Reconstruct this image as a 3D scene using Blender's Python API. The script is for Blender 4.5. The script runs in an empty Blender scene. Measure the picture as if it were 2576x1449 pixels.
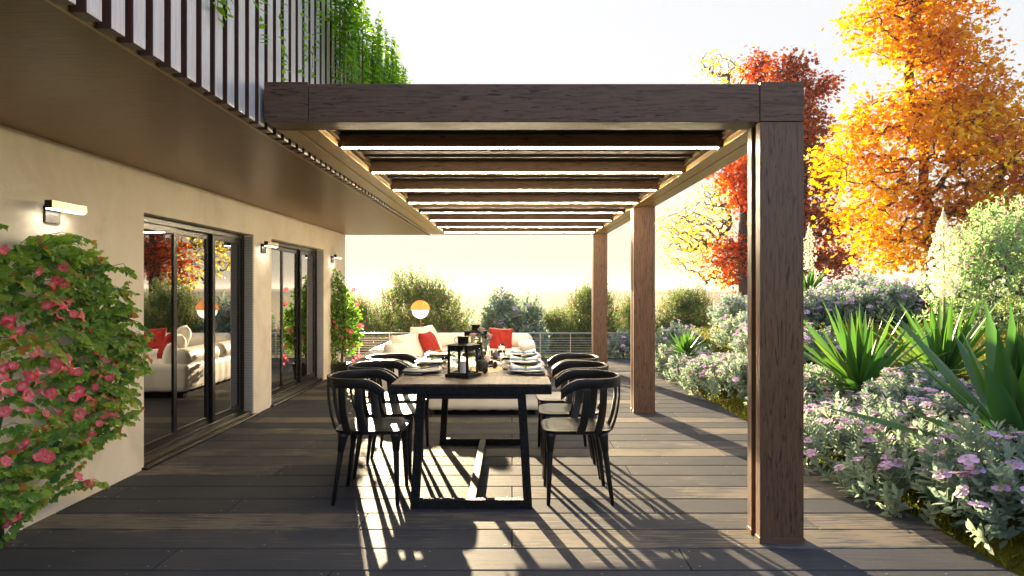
import bpy, math, random
import numpy as np
from mathutils import Vector, Matrix, Quaternion

PI = math.pi
R = math.radians
scene = bpy.context.scene
COL = scene.collection
rng0 = np.random.default_rng(7)
random.seed(5)

# ------------------------------------------------------------------ camera data used to size things
F, CX, CY, CH = 1717.0, 1288.0, 724.5, 1.3          # focal length (photo px), centre, eye height
def P(u, v, Y):
    return Vector(((u - CX) / F * Y, Y, CH + (CY - v) / F * Y))

# ------------------------------------------------------------------ node helpers
MATS = {}
def newmat(name):
    m = bpy.data.materials.new(name); m.use_nodes = True
    nt = m.node_tree; nt.nodes.clear()
    out = nt.nodes.new('ShaderNodeOutputMaterial')
    return m, nt, out
def N(nt, typ, **kw):
    n = nt.nodes.new(typ)
    for k, v in kw.items():
        if k.startswith('i_'):
            n.inputs[k[2:].replace('_', ' ')].default_value = v
        else:
            setattr(n, k, v)
    return n
def L(nt, a, ao, b, bi):
    nt.links.new(a.outputs[ao], b.inputs[bi])
def ramp(nt, stops, interp='LINEAR'):
    r = nt.nodes.new('ShaderNodeValToRGB'); cr = r.color_ramp; cr.interpolation = interp
    while len(cr.elements) < len(stops): cr.elements.new(0.5)
    for e, (p, c) in zip(cr.elements, stops):
        e.position = p; e.color = (*c, 1) if len(c) == 3 else c
    return r
def principled(nt, out, **kw):
    b = nt.nodes.new('ShaderNodeBsdfPrincipled')
    for k, v in kw.items(): b.inputs[k].default_value = v
    L(nt, b, 'BSDF', out, 'Surface')
    return b

def simple(name, col, rough=.5, metal=0., spec=.5, var=.12, scale=30., bump=0., **kw):
    """plain surface with a little procedural mottling"""
    m, nt, out = newmat(name)
    b = principled(nt, out, Roughness=rough, Metallic=metal)
    b.inputs['Specular IOR Level'].default_value = spec
    for k, v in kw.items(): b.inputs[k.replace('_', ' ')].default_value = v
    tc = N(nt, 'ShaderNodeTexCoord')
    nz = N(nt, 'ShaderNodeTexNoise', i_Scale=scale, i_Detail=5.)
    L(nt, tc, 'Object', nz, 'Vector')
    r = ramp(nt, [(.3, tuple(c * (1 - var) for c in col)), (.7, tuple(min(1, c * (1 + var)) for c in col))])
    L(nt, nz, 'Fac', r, 'Fac'); L(nt, r, 'Color', b, 'Base Color')
    if bump:
        bp = N(nt, 'ShaderNodeBump', i_Strength=bump, i_Distance=.01)
        L(nt, nz, 'Fac', bp, 'Height'); L(nt, bp, 'Normal', b, 'Normal')
    return m

def wood_metal(name, axis, base, dark, rough=.36, metal=.0, fleck=1., spec=.5, ior=2.0, tint=(1., .80, .46)):
    """wood-printed coated aluminium, grain along axis"""
    m, nt, out = newmat(name)
    b = principled(nt, out, Roughness=rough, Metallic=metal)
    b.inputs['Specular IOR Level'].default_value = spec; b.inputs['IOR'].default_value = ior; b.inputs['Specular Tint'].default_value = (*tint, 1)
    g = N(nt, 'ShaderNodeNewGeometry')
    sc = [38., 38., 38.]; sc[axis] = 3.2
    mp = N(nt, 'ShaderNodeMapping'); mp.inputs['Scale'].default_value = sc
    L(nt, g, 'Position', mp, 'Vector')
    n1 = N(nt, 'ShaderNodeTexNoise', i_Scale=2.2, i_Detail=6., i_Roughness=.62, i_Distortion=.6)
    L(nt, mp, 'Vector', n1, 'Vector')
    r1 = ramp(nt, [(.28, dark), (.52, base), (.8, tuple(min(1, c * 1.25) for c in base))])
    L(nt, n1, 'Fac', r1, 'Fac')
    sc2 = [85., 85., 85.]; sc2[axis] = 13.
    mp2 = N(nt, 'ShaderNodeMapping'); mp2.inputs['Scale'].default_value = sc2
    mp2.inputs['Rotation'].default_value = (.12, .1, .1)
    L(nt, g, 'Position', mp2, 'Vector')
    n2 = N(nt, 'ShaderNodeTexNoise', i_Scale=1., i_Detail=2.)
    L(nt, mp2, 'Vector', n2, 'Vector')
    r2 = ramp(nt, [(.60, (0, 0, 0)), (.70, (1, 1, 1))])
    L(nt, n2, 'Fac', r2, 'Fac')
    mu = N(nt, 'ShaderNodeMath', operation='MULTIPLY'); mu.inputs[1].default_value = .85 * fleck
    L(nt, r2, 'Color', mu, 0)
    mx = N(nt, 'ShaderNodeMix', data_type='RGBA')
    L(nt, mu, 'Value', mx, 'Factor'); L(nt, r1, 'Color', mx, 6); mx.inputs[7].default_value = (*tuple(c * .35 for c in dark), 1)
    L(nt, mx, 2, b, 'Base Color')
    ad = N(nt, 'ShaderNodeMath', operation='SUBTRACT'); L(nt, n1, 'Fac', ad, 0); L(nt, mu, 'Value', ad, 1)
    bp = N(nt, 'ShaderNodeBump', i_Strength=.22, i_Distance=.004)
    L(nt, ad, 'Value', bp, 'Height'); L(nt, bp, 'Normal', b, 'Normal')
    return m

def leafmat(name, stops, trans=.5, rough=.5, tmul=1.25, spec=.3):
    m, nt, out = newmat(name)
    at = N(nt, 'ShaderNodeAttribute', attribute_name='rnd')
    r = ramp(nt, stops); L(nt, at, 'Fac', r, 'Fac')
    b = nt.nodes.new('ShaderNodeBsdfPrincipled')
    b.inputs['Roughness'].default_value = rough
    b.inputs['Specular IOR Level'].default_value = spec
    L(nt, r, 'Color', b, 'Base Color')
    hs = N(nt, 'ShaderNodeHueSaturation', i_Value=tmul, i_Saturation=1.1)
    L(nt, r, 'Color', hs, 'Color')
    t = N(nt, 'ShaderNodeBsdfTranslucent'); L(nt, hs, 'Color', t, 'Color')
    mx = N(nt, 'ShaderNodeMixShader'); mx.inputs[0].default_value = trans
    L(nt, b, 'BSDF', mx, 1); L(nt, t, 'BSDF', mx, 2); L(nt, mx, 'Shader', out, 'Surface')
    return m

def emission(name, col, strength):
    m, nt, out = newmat(name)
    e = N(nt, 'ShaderNodeEmission', i_Strength=strength); e.inputs['Color'].default_value = (*col, 1)
    L(nt, e, 'Emission', out, 'Surface'); return m

def glassmat(name, col=(1, 1, 1), rough=0., ior=1.45):
    m, nt, out = newmat(name)
    g = N(nt, 'ShaderNodeBsdfGlass', i_Roughness=rough, i_IOR=ior); g.inputs['Color'].default_value = (*col, 1)
    L(nt, g, 'BSDF', out, 'Surface'); return m

def panemat(name, tint, add, ior):
    """coated window glass: mirror-like coating over tinted clear glass"""
    m, nt, out = newmat(name)
    fr = N(nt, 'ShaderNodeLayerWeight'); fr.inputs['Blend'].default_value = .5
    pw = N(nt, 'ShaderNodeMath', operation='POWER'); pw.inputs[1].default_value = 5.; L(nt, fr, 'Facing', pw, 0)
    f0 = ((ior - 1) / (ior + 1)) ** 2 + add
    ad = N(nt, 'ShaderNodeMath', operation='MULTIPLY_ADD', use_clamp=True); ad.inputs[1].default_value = 1 - f0; ad.inputs[2].default_value = f0
    L(nt, pw, 'Value', ad, 0)
    tr = N(nt, 'ShaderNodeBsdfTransparent'); tr.inputs['Color'].default_value = (*tint, 1)
    gl = N(nt, 'ShaderNodeBsdfGlossy', i_Roughness=.0); gl.inputs['Color'].default_value = (.95, .95, .95, 1)
    mx = N(nt, 'ShaderNodeMixShader')
    L(nt, ad, 'Value', mx, 0); L(nt, tr, 'BSDF', mx, 1); L(nt, gl, 'BSDF', mx, 2); L(nt, mx, 'Shader', out, 'Surface')
    return m

# ------------------------------------------------------------------ mesh builder
class MB:
    def __init__(s): s.v = []; s.f = []; s.n = 0
    def add(s, vs, fs):
        o = s.n; s.v.extend([tuple(p) for p in vs]); s.f.extend([tuple(i + o for i in f) for f in fs]); s.n += len(vs); return s
    def box(s, x0, x1, y0, y1, z0, z1):
        return s.add([(x0, y0, z0), (x1, y0, z0), (x1, y1, z0), (x0, y1, z0), (x0, y0, z1), (x1, y0, z1), (x1, y1, z1), (x0, y1, z1)],
                     [(3, 2, 1, 0), (4, 5, 6, 7), (0, 1, 5, 4), (1, 2, 6, 5), (2, 3, 7, 6), (3, 0, 4, 7)])
    def tube(s, pts, rad, n=8, cap=True):
        pts = [Vector(p) for p in pts]
        if not hasattr(rad, '__len__'): rad = [rad] * len(pts)
        rings = []; up = None
        for i, p in enumerate(pts):
            d = (pts[min(i + 1, len(pts) - 1)] - pts[max(i - 1, 0)])
            d = d.normalized() if d.length > 1e-9 else Vector((0, 0, 1))
            if up is None:
                up = Vector((1, 0, 0)) if abs(d.x) < .9 else Vector((0, 1, 0))
            x = (up - d * up.dot(d)).normalized(); y = d.cross(x); up = x
            rings.append([p + (x * math.cos(2 * PI * k / n) + y * math.sin(2 * PI * k / n)) * rad[i] for k in range(n)])
        vs = [q for r in rings for q in r]; fs = []
        for i in range(len(rings) - 1):
            for k in range(n):
                fs.append((i * n + k, i * n + (k + 1) % n, (i + 1) * n + (k + 1) % n, (i + 1) * n + k))
        if cap:
            fs.append(tuple(range(n - 1, -1, -1))); fs.append(tuple((len(rings) - 1) * n + k for k in range(n)))
        return s.add(vs, fs)
    def lathe(s, prof, n=24, c=(0, 0, 0), M=None):
        c = Vector(c); vs = []
        for r, z in prof:
            for k in range(n):
                p = Vector((r * math.cos(2 * PI * k / n), r * math.sin(2 * PI * k / n), z))
                if M is not None: p = M @ p
                vs.append(p + c)
        fs = [(i * n + k, i * n + (k + 1) % n, (i + 1) * n + (k + 1) % n, (i + 1) * n + k) for i in range(len(prof) - 1) for k in range(n)]
        return s.add(vs, fs)
    def strip(s, a, b, c, d):   # four polylines forming a swept rectangle
        n = len(a); vs = list(a) + list(b) + list(c) + list(d); fs = []
        for i in range(n - 1):
            for p, q in ((0, 1), (1, 2), (2, 3), (3, 0)):
                fs.append((p * n + i, q * n + i, q * n + i + 1, p * n + i + 1))
        fs.append((0, 3 * n, 2 * n, n)); fs.append((n - 1, 2 * n - 1, 3 * n - 1, 4 * n - 1))
        return s.add(vs, fs)
    def build(s, name, mat, parent=None, bevel=0., smooth=False, world=False, seg=2, subsurf=0):
        me = bpy.data.meshes.new(name)
        vs = s.v
        if world and parent is not None:
            l = parent['_loc']; vs = [(p[0] - l[0], p[1] - l[1], p[2] - l[2]) for p in vs]
        me.from_pydata(vs, [], s.f); me.update()
        return link(name, me, mat, parent, bevel, smooth, seg, subsurf)

def link(name, me, mat, parent=None, bevel=0., smooth=False, seg=2, subsurf=0):
    if mat is not None and len(me.materials) == 0: me.materials.append(mat)
    if smooth: me.polygons.foreach_set('use_smooth', [True] * len(me.polygons))
    o = bpy.data.objects.new(name, me); COL.objects.link(o)
    if parent is not None: o.parent = parent
    if bevel:
        m = o.modifiers.new('Bevel', 'BEVEL'); m.width = bevel; m.segments = seg; m.limit_method = 'ANGLE'
    if subsurf:
        m = o.modifiers.new('Sub', 'SUBSURF'); m.levels = subsurf; m.render_levels = subsurf
    return o

def tag(o, label=None, cat=None, group=None, kind=None):
    if label: o['label'] = label
    if cat: o['category'] = cat
    if group: o['group'] = group
    if kind: o['kind'] = kind
    return o
def thing(name, label, cat, loc=(0, 0, 0), rz=0., group=None):
    o = bpy.data.objects.new(name, None); COL.objects.link(o)
    o.location = loc; o.rotation_euler = (0, 0, rz); o['_loc'] = tuple(loc); o.empty_display_size = .1
    return tag(o, label, cat, group)
def kids(o): return [c for c in bpy.data.objects if c.parent == o]
def dup(root, loc=None, rz=None, label=None, group=None, scale=None):
    r = root.copy(); COL.objects.link(r)
    if loc is not None: r.location = loc; r['_loc'] = tuple(loc)
    if rz is not None: r.rotation_euler = (0, 0, rz)
    if scale is not None: r.scale = (scale,) * 3 if not hasattr(scale, '__len__') else scale
    if label: r['label'] = label
    if group: r['group'] = group
    for ch in kids(root):
        c = ch.copy(); COL.objects.link(c); c.parent = r
        for g in kids(ch):
            d = g.copy(); COL.objects.link(d); d.parent = c
    return r

# ------------------------------------------------------------------ numpy foliage
def np_mesh(name, V, faces_per, T, rnd=None):
    """V (n,k,3) instances of a template with faces T (list of tuples, all same length)"""
    n, k, _ = V.shape
    T = np.asarray(T, dtype=np.int64); m, fl = T.shape
    me = bpy.data.meshes.new(name)
    me.vertices.add(n * k); me.vertices.foreach_set('co', V.reshape(-1).astype(np.float32))
    idx = (T[None, :, :] + (np.arange(n) * k)[:, None, None]).reshape(-1)
    me.loops.add(n * m * fl); me.loops.foreach_set('vertex_index', idx.astype(np.int32))
    me.polygons.add(n * m)
    me.polygons.foreach_set('loop_start', (np.arange(n * m) * fl).astype(np.int32))
    me.polygons.foreach_set('loop_total', np.full(n * m, fl, dtype=np.int32))
    me.update(calc_edges=True)
    if rnd is not None:
        a = me.attributes.new('rnd', 'FLOAT', 'POINT')
        a.data.foreach_set('value', np.repeat(rnd, k).astype(np.float32))
    me.validate()
    return me
def unit(a): return a / np.maximum(np.linalg.norm(a, axis=-1, keepdims=True), 1e-9)
def leaves(p, d, nrm, length, width, tmpl):
    d = unit(d); x = unit(np.cross(d, nrm)); nn = np.cross(x, d)
    tv = np.asarray(tmpl[0], dtype=float)
    return (p[:, None, :] + x[:, None, :] * (tv[None, :, 0:1] * width[:, None, None])
            + d[:, None, :] * (tv[None, :, 1:2] * length[:, None, None]) + nn[:, None, :] * (tv[None, :, 2:3] * length[:, None, None]))
# templates: quads
T_LANCE = ([(0, 0, 0), (.42, .35, .05), (.34, .7, .03), (0, 1, -.08), (-.34, .7, .03), (-.42, .35, .05), (0, .35, -.04), (0, .7, -.03)],
           [(0, 1, 6, 0), (1, 2, 7, 6), (2, 3, 7, 2), (0, 6, 5, 0), (6, 7, 4, 5), (7, 3, 4, 7)])
T_LANCE = (T_LANCE[0], [(0, 1, 6), (1, 2, 7), (1, 7, 6), (2, 3, 7), (0, 6, 5), (6, 7, 4), (6, 4, 5), (7, 3, 4)])
T_SMALL = ([(0, 0, 0), (.45, .45, .06), (0, 1, -.05), (-.45, .45, .06)], [(0, 1, 2), (0, 2, 3)])
T_HEART = ([(0, 0, 0), (.38, -.06, .03), (.55, .3, .06), (.3, .68, .02), (0, 1, -.12), (-.3, .68, .02), (-.55, .3, .06), (-.38, -.06, .03), (0, .45, -.04)],
           [(0, 1, 8), (1, 2, 8), (2, 3, 8), (3, 4, 8), (4, 5, 8), (5, 6, 8), (6, 7, 8), (7, 0, 8)])
T_MAPLE = ([(0, 0, 0), (.5, .1, .05), (.28, .38, 0), (.6, .62, .03), (.2, .66, 0), (0, 1.05, -.1), (-.2, .66, 0), (-.6, .62, .03), (-.28, .38, 0), (-.5, .1, .05)],
           [(0, 1, 2), (2, 3, 4), (0, 2, 4), (4, 5, 6), (0, 4, 6), (0, 6, 8), (6, 7, 8), (0, 8, 9)])
T_STRAP = None
def rdir(rng, n): return unit(rng.normal(size=(n, 3)))

def grow(root, targets, rng, bend=.12, zbias=0.):
    """connect every target to the nearest node of the growing tree"""
    nodes = [np.asarray(r, float) for r in root]; par = [-1] + list(range(len(root) - 1))
    t = np.asarray(targets, float)
    order = np.argsort(np.linalg.norm(t - nodes[0], axis=1)) if len(root) < 3 else np.argsort(
        np.min(np.linalg.norm(t[:, None] - np.asarray(nodes)[None], axis=2), axis=1))
    cap = len(root) + 3 * len(t); A = np.zeros((cap, 3)); n = len(root); A[:n] = nodes
    par = par + [0] * (cap - n); leaf = []
    for i in order:
        q = t[i]; dv = A[:n] - q; dist = np.sqrt((dv ** 2).sum(1)) + np.maximum(0, dv[:, 2]) * zbias
        j = int(np.argmin(dist)); a = A[j]; l = np.linalg.norm(q - a)
        if l > .02:
            for f in (.38, .72):
                A[n] = a + (q - a) * f + rng.normal(size=3) * bend * l * .5 + np.array([0, 0, -.06 * l if f < .5 else 0]); par[n] = j; j = n; n += 1
        A[n] = q; par[n] = j; leaf.append(n); n += 1
    return A[:n], par[:n], leaf
def limb_mesh(mb, A, par, r_tip, p=.48, rmax=1e9, nroot=0, sides=5):
    n = len(A); cnt = np.ones(n)
    ch = [[] for _ in range(n)]
    for i in range(n):
        if par[i] >= 0: ch[par[i]].append(i)
    order = []; st = [0]
    while st:
        k = st.pop(); order.append(k); st.extend(ch[k])
    for k in reversed(order):
        if par[k] >= 0: cnt[par[k]] += cnt[k]
    rad = np.minimum(r_tip * cnt ** p, rmax)
    # chains: follow thickest child so that limbs are continuous tubes
    starts = [0]
    while starts:
        s = starts.pop(); path = [s] if par[s] < 0 else [par[s], s]
        rr = [rad[s]] * len(path); k = s
        while ch[k]:
            c = max(ch[k], key=lambda i: cnt[i])
            for o in ch[k]:
                if o != c: starts.append(o)
            path.append(c); rr.append(rad[c]); k = c
        if len(path) > 1:
            mb.tube([A[i] for i in path], [float(x) for x in rr], sides, cap=False)
    return rad

# ------------------------------------------------------------------ materials
M_woodX = wood_metal('wood_print_along_x', 0, (.13, .069, .042), (.034, .020, .014), rough=.42, ior=1.45, tint=(1, .95, .9))
M_woodY = wood_metal('wood_print_along_y_lit', 1, (.44, .275, .09), (.32, .195, .065), rough=.32, fleck=.3, ior=1.6)  # same brown finish; warm light on the undersides put into a gold base
M_woodZ = wood_metal('wood_print_along_z', 2, (.14, .072, .040), (.042, .024, .014), rough=.34, ior=1.5, tint=(1, .95, .9))
M_roof = wood_metal('roof_slat_coating', 0, (.055, .030, .017), (.03, .017, .012), rough=.6, ior=1.25)
M_slat = wood_metal('facade_slat_coating', 2, (.11, .052, .036), (.06, .03, .022), rough=.34, fleck=.4, ior=1.45, tint=(1, 1, 1))
M_slatface = wood_metal('facade_slat_face_sky_sheen', 2, (.66, .64, .62), (.54, .52, .50), rough=.26, fleck=.15, ior=2.1, tint=(1, 1, 1))  # brown slats' sky reflection put into a pale base colour
M_soffit = wood_metal('soffit_panel_coating', 0, (.20, .098, .030), (.095, .047, .016), rough=.34, fleck=.25, ior=1.45)
M_dark = simple('black_window_frame', (.010, .010, .011), rough=.25, spec=.35)
M_black = simple('black_satin_chair', (.009, .009, .010), rough=.33, spec=.42, var=.05)
M_blackmetal = simple('black_lantern_metal', (.008, .008, .008), rough=.5, spec=.25, scale=90, bump=.3)
M_charred = simple('charred_black_wood', (.008, .008, .009), rough=.6, spec=.22, scale=60, bump=1., var=.5)
M_steel = simple('brushed_rail_steel', (.62, .60, .58), rough=.3, metal=1., var=.05)
M_screw = simple('dull_screw_steel', (.16, .16, .17), rough=.5, metal=.6, var=.05)
M_bronze = simple('bronze_lamp_pole', (.35, .17, .07), rough=.3, metal=1., var=.08)
M_fabric = simple('cream_sofa_leather', (.78, .74, .68), rough=.5, spec=.35, var=.03, scale=8)
M_cushion = simple('cream_cushion_cloth', (.80, .76, .69), rough=.8, spec=.2, var=.04, scale=200, bump=.15)
M_red = simple('coral_red_velvet', (.34, .024, .018), rough=.75, spec=.2, var=.25, scale=14, bump=.2)
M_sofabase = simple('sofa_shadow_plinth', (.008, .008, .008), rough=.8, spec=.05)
M_stool = simple('terracotta_cork', (.40, .16, .07), rough=.8, var=.25, scale=60, bump=.4)
M_ceramic = simple('pale_stoneware', (.72, .66, .58), rough=.25, spec=.5, var=.06)
M_darkplate = simple('charcoal_stoneware', (.02, .02, .022), rough=.35, var=.1)
M_napkin = simple('navy_satin_napkin', (.15, .25, .42), rough=.28, spec=.8, var=.1, scale=20)
M_mat = simple('dark_leather_placemat', (.022, .02, .022), rough=.5, var=.2, scale=40, bump=.2)
M_twine = simple('brown_twine', (.16, .09, .05), rough=.9)
M_vase = simple('matte_black_bottle', (.018, .016, .016), rough=.5, var=.1)
M_wax = simple('white_candle_wax', (.85, .80, .74), rough=.5, spec=.4, var=.02, Subsurface_Weight=.3)
M_cone = simple('pine_cone_scales', (.09, .045, .03), rough=.8, var=.3, scale=80)
M_stonevase = simple('faceted_grey_stoneware', (.13, .12, .14), rough=.6, var=.15)
M_rose = simple('dusty_pink_petals', (.72, .55, .52), rough=.6, var=.12, scale=60)
M_bark = simple('brown_bark', (.10, .06, .045), rough=.9, var=.4, scale=14, bump=.6)
M_barkdark = simple('dark_bark', (.05, .04, .038), rough=.9, var=.4, scale=10, bump=.6)
M_twig = simple('brown_twigs', (.11, .07, .04), rough=.8)
M_yuccabark = simple('yucca_trunk_bark', (.05, .035, .028), rough=.9, var=.4, scale=40, bump=.6)
M_stemgreen = simple('green_stem', (.16, .22, .06), rough=.5)
M_vinestem = simple('thin_vine_stem', (.07, .12, .05), rough=.6)
M_pot = simple('black_glazed_pot', (.012, .012, .012), rough=.3, var=.2)
M_runner = simple('pale_table_runner', (.60, .46, .30), rough=.8, var=.1)
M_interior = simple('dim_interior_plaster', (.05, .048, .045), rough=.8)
M_shutter = simple('grey_shutter_guide', (.30, .31, .35), rough=.45, var=.1)
M_lampgold = simple('champagne_lamp_cover', (.50, .40, .24), rough=.32, metal=.7, var=.04)
M_flame = emission('candle_flame', (1., .55, .16), 2.)
M_led = emission('led_strip_glow', (1., .82, .52), 32.)
M_lampglow = emission('wall_lamp_diffuser', (1., .90, .74), 4.5)
M_globe = emission('floor_lamp_opal_glow', (1., .90, .72), .4)
M_glass = glassmat('clear_glass')
M_amber = glassmat('amber_glass', (1., .42, .10), 0., 1.2)
M_pane = panemat('reflective_window_glass', (.25, .25, .27), .30, 1.7)
M_railglass = panemat('railing_glass', (.96, .97, .95), .0, 1.3)

# wall plaster
def plaster():
    m, nt, out = newmat('beige_lime_plaster')
    b = principled(nt, out, Roughness=.75); b.inputs['Specular IOR Level'].default_value = .3
    g = N(nt, 'ShaderNodeNewGeometry')
    n1 = N(nt, 'ShaderNodeTexNoise', i_Scale=2.4, i_Detail=8., i_Roughness=.65, i_Distortion=.7); L(nt, g, 'Position', n1, 'Vector')
    r1 = ramp(nt, [(.22, (.54, .47, .385)), (.5, (.70, .625, .525)), (.80, (.79, .715, .615))]); L(nt, n1, 'Fac', r1, 'Fac')
    n2 = N(nt, 'ShaderNodeTexNoise', i_Scale=16., i_Detail=6., i_Roughness=.7, i_Distortion=2.2); L(nt, g, 'Position', n2, 'Vector')
    r2 = ramp(nt, [(.495, (1, 1, 1)), (.5, (.72, .70, .68)), (.506, (1, 1, 1))]); L(nt, n2, 'Fac', r2, 'Fac')
    n3 = N(nt, 'ShaderNodeTexNoise', i_Scale=3.5, i_Detail=2.); L(nt, g, 'Position', n3, 'Vector')
    r3 = ramp(nt, [(.5, (0, 0, 0)), (.62, (1, 1, 1))]); L(nt, n3, 'Fac', r3, 'Fac')
    mx = N(nt, 'ShaderNodeMix', data_type='RGBA', blend_type='MULTIPLY')
    L(nt, r3, 'Color', mx, 'Factor'); L(nt, r1, 'Color', mx, 6); L(nt, r2, 'Color', mx, 7)
    L(nt, mx, 2, b, 'Base Color')
    bp = N(nt, 'ShaderNodeBump', i_Strength=.25, i_Distance=.01); L(nt, n2, 'Fac', bp, 'Height'); L(nt, bp, 'Normal', b, 'Normal')
    return m
M_wall = plaster()

def deckmat():
    m, nt, out = newmat('grey_brown_grooved_decking')
    b = principled(nt, out, Roughness=.6); b.inputs['Specular IOR Level'].default_value = .06
    g = N(nt, 'ShaderNodeNewGeometry')
    at = N(nt, 'ShaderNodeAttribute', attribute_name='rnd')
    mp = N(nt, 'ShaderNodeMapping'); mp.inputs['Scale'].default_value = (1.6, 30., 1.)
    L(nt, g, 'Position', mp, 'Vector')
    n1 = N(nt, 'ShaderNodeTexNoise', i_Scale=2., i_Detail=7., i_Roughness=.65); L(nt, mp, 'Vector', n1, 'Vector')
    n3 = N(nt, 'ShaderNodeTexNoise', i_Scale=1.7, i_Detail=4., i_Roughness=.6); L(nt, g, 'Position', n3, 'Vector')
    a1 = N(nt, 'ShaderNodeMath', operation='MULTIPLY_ADD'); a1.inputs[1].default_value = .5
    L(nt, at, 'Fac', a1, 0); L(nt, n1, 'Fac', a1, 2)
    a2 = N(nt, 'ShaderNodeMath', operation='MULTIPLY_ADD'); a2.inputs[1].default_value = .6
    L(nt, n3, 'Fac', a2, 0); L(nt, a1, 'Value', a2, 2)
    r = ramp(nt, [(.5, (.027, .031, .040)), (.95, (.060, .061, .068)), (1.4, (.14, .122, .10))])
    dv = N(nt, 'ShaderNodeMath', operation='MULTIPLY'); dv.inputs[1].default_value = .8
    L(nt, a2, 'Value', dv, 0); L(nt, dv, 'Value', r, 'Fac'); L(nt, r, 'Color', b, 'Base Color')
    rr = N(nt, 'ShaderNodeMapRange'); rr.inputs['To Min'].default_value = .55; rr.inputs['To Max'].default_value = .76
    L(nt, n1, 'Fac', rr, 'Value'); L(nt, rr, 'Result', b, 'Roughness')
    # fine grooves running along the boards
    sx = N(nt, 'ShaderNodeSeparateXYZ'); L(nt, g, 'Position', sx, 'Vector')
    mu = N(nt, 'ShaderNodeMath', operation='MULTIPLY'); mu.inputs[1].default_value = 2 * PI / .0111; L(nt, sx, 'Y', mu, 0)
    sn = N(nt, 'ShaderNodeMath', operation='SINE'); L(nt, mu, 'Value', sn, 0)
    s2 = N(nt, 'ShaderNodeMath', operation='MULTIPLY_ADD'); s2.inputs[1].default_value = .5; L(nt, n1, 'Fac', s2, 0); L(nt, sn, 'Value', s2, 2)
    bp = N(nt, 'ShaderNodeBump', i_Strength=.35, i_Distance=.0012); L(nt, s2, 'Value', bp, 'Height')
    b2 = N(nt, 'ShaderNodeBump', i_Strength=.3, i_Distance=.006); L(nt, n1, 'Fac', b2, 'Height'); L(nt, bp, 'Normal', b2, 'Normal'); L(nt, b2, 'Normal', b, 'Normal')
    return m
M_deck = deckmat()

def groundmat():
    m, nt, out = newmat('mossy_lawn_and_straw_field')
    b = principled(nt, out, Roughness=.95); b.inputs['Specular IOR Level'].default_value = .02
    g = N(nt, 'ShaderNodeNewGeometry')
    n1 = N(nt, 'ShaderNodeTexNoise', i_Scale=2.2, i_Detail=9., i_Roughness=.7); L(nt, g, 'Position', n1, 'Vector')
    moss = ramp(nt, [(.30, (.045, .026, .014)), (.45, (.075, .075, .012)), (.6, (.13, .135, .016)), (.8, (.22, .20, .03))]); L(nt, n1, 'Fac', moss, 'Fac')
    n2 = N(nt, 'ShaderNodeTexNoise', i_Scale=.02, i_Detail=6.); L(nt, g, 'Position', n2, 'Vector')
    straw = ramp(nt, [(.3, (.25, .22, .16)), (.7, (.30, .265, .195))]); L(nt, n2, 'Fac', straw, 'Fac')
    sx = N(nt, 'ShaderNodeSeparateXYZ'); L(nt, g, 'Position', sx, 'Vector')
    mr = N(nt, 'ShaderNodeMapRange'); mr.inputs['From Min'].default_value = 13.; mr.inputs['From Max'].default_value = 24.
    L(nt, sx, 'Y', mr, 'Value')
    mx = N(nt, 'ShaderNodeMix', data_type='RGBA'); L(nt, mr, 'Result', mx, 'Factor'); L(nt, moss, 'Color', mx, 6); L(nt, straw, 'Color', mx, 7)
    L(nt, mx, 2, b, 'Base Color')
    n4 = N(nt, 'ShaderNodeTexNoise', i_Scale=40., i_Detail=4.); L(nt, g, 'Position', n4, 'Vector')
    bp = N(nt, 'ShaderNodeBump', i_Strength=.8, i_Distance=.03); L(nt, n4, 'Fac', bp, 'Height'); L(nt, bp, 'Normal', b, 'Normal')
    return m
M_ground = groundmat()

def tabletopmat():
    m, nt, out = newmat('walnut_parquet_tabletop')
    b = principled(nt, out, Roughness=.45)
    g = N(nt, 'ShaderNodeNewGeometry')
    mp = N(nt, 'ShaderNodeMapping'); mp.inputs['Rotation'].default_value = (0, 0, PI / 2); L(nt, g, 'Position', mp, 'Vector')
    br = N(nt, 'ShaderNodeTexBrick', offset=.37, offset_frequency=2, squash=1.)
    br.inputs['Scale'].default_value = 1.; br.inputs['Brick Width'].default_value = .19; br.inputs['Row Height'].default_value = .034
    br.inputs['Mortar Size'].default_value = .0016
    br.inputs['Color1'].default_value = (.060, .031, .026, 1); br.inputs['Color2'].default_value = (.12, .062, .048, 1); br.inputs['Mortar'].default_value = (.012, .008, .006, 1)
    L(nt, mp, 'Vector', br, 'Vector')
    mp2 = N(nt, 'ShaderNodeMapping'); mp2.inputs['Scale'].default_value = (60, 5, 1); L(nt, g, 'Position', mp2, 'Vector')
    n1 = N(nt, 'ShaderNodeTexNoise', i_Scale=1., i_Detail=6.); L(nt, mp2, 'Vector', n1, 'Vector')
    r = ramp(nt, [(.3, (.6, .6, .6)), (.7, (1.2, 1.2, 1.2))]); L(nt, n1, 'Fac', r, 'Fac')
    mx = N(nt, 'ShaderNodeMix', data_type='RGBA', blend_type='MULTIPLY'); mx.inputs['Factor'].default_value = 1.
    L(nt, br, 'Color', mx, 6); L(nt, r, 'Color', mx, 7); L(nt, mx, 2, b, 'Base Color')
    bp = N(nt, 'ShaderNodeBump', i_Strength=.5, i_Distance=.002, invert=True); L(nt, br, 'Fac', bp, 'Height'); L(nt, bp, 'Normal', b, 'Normal')
    return m
M_top = tabletopmat()

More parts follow.
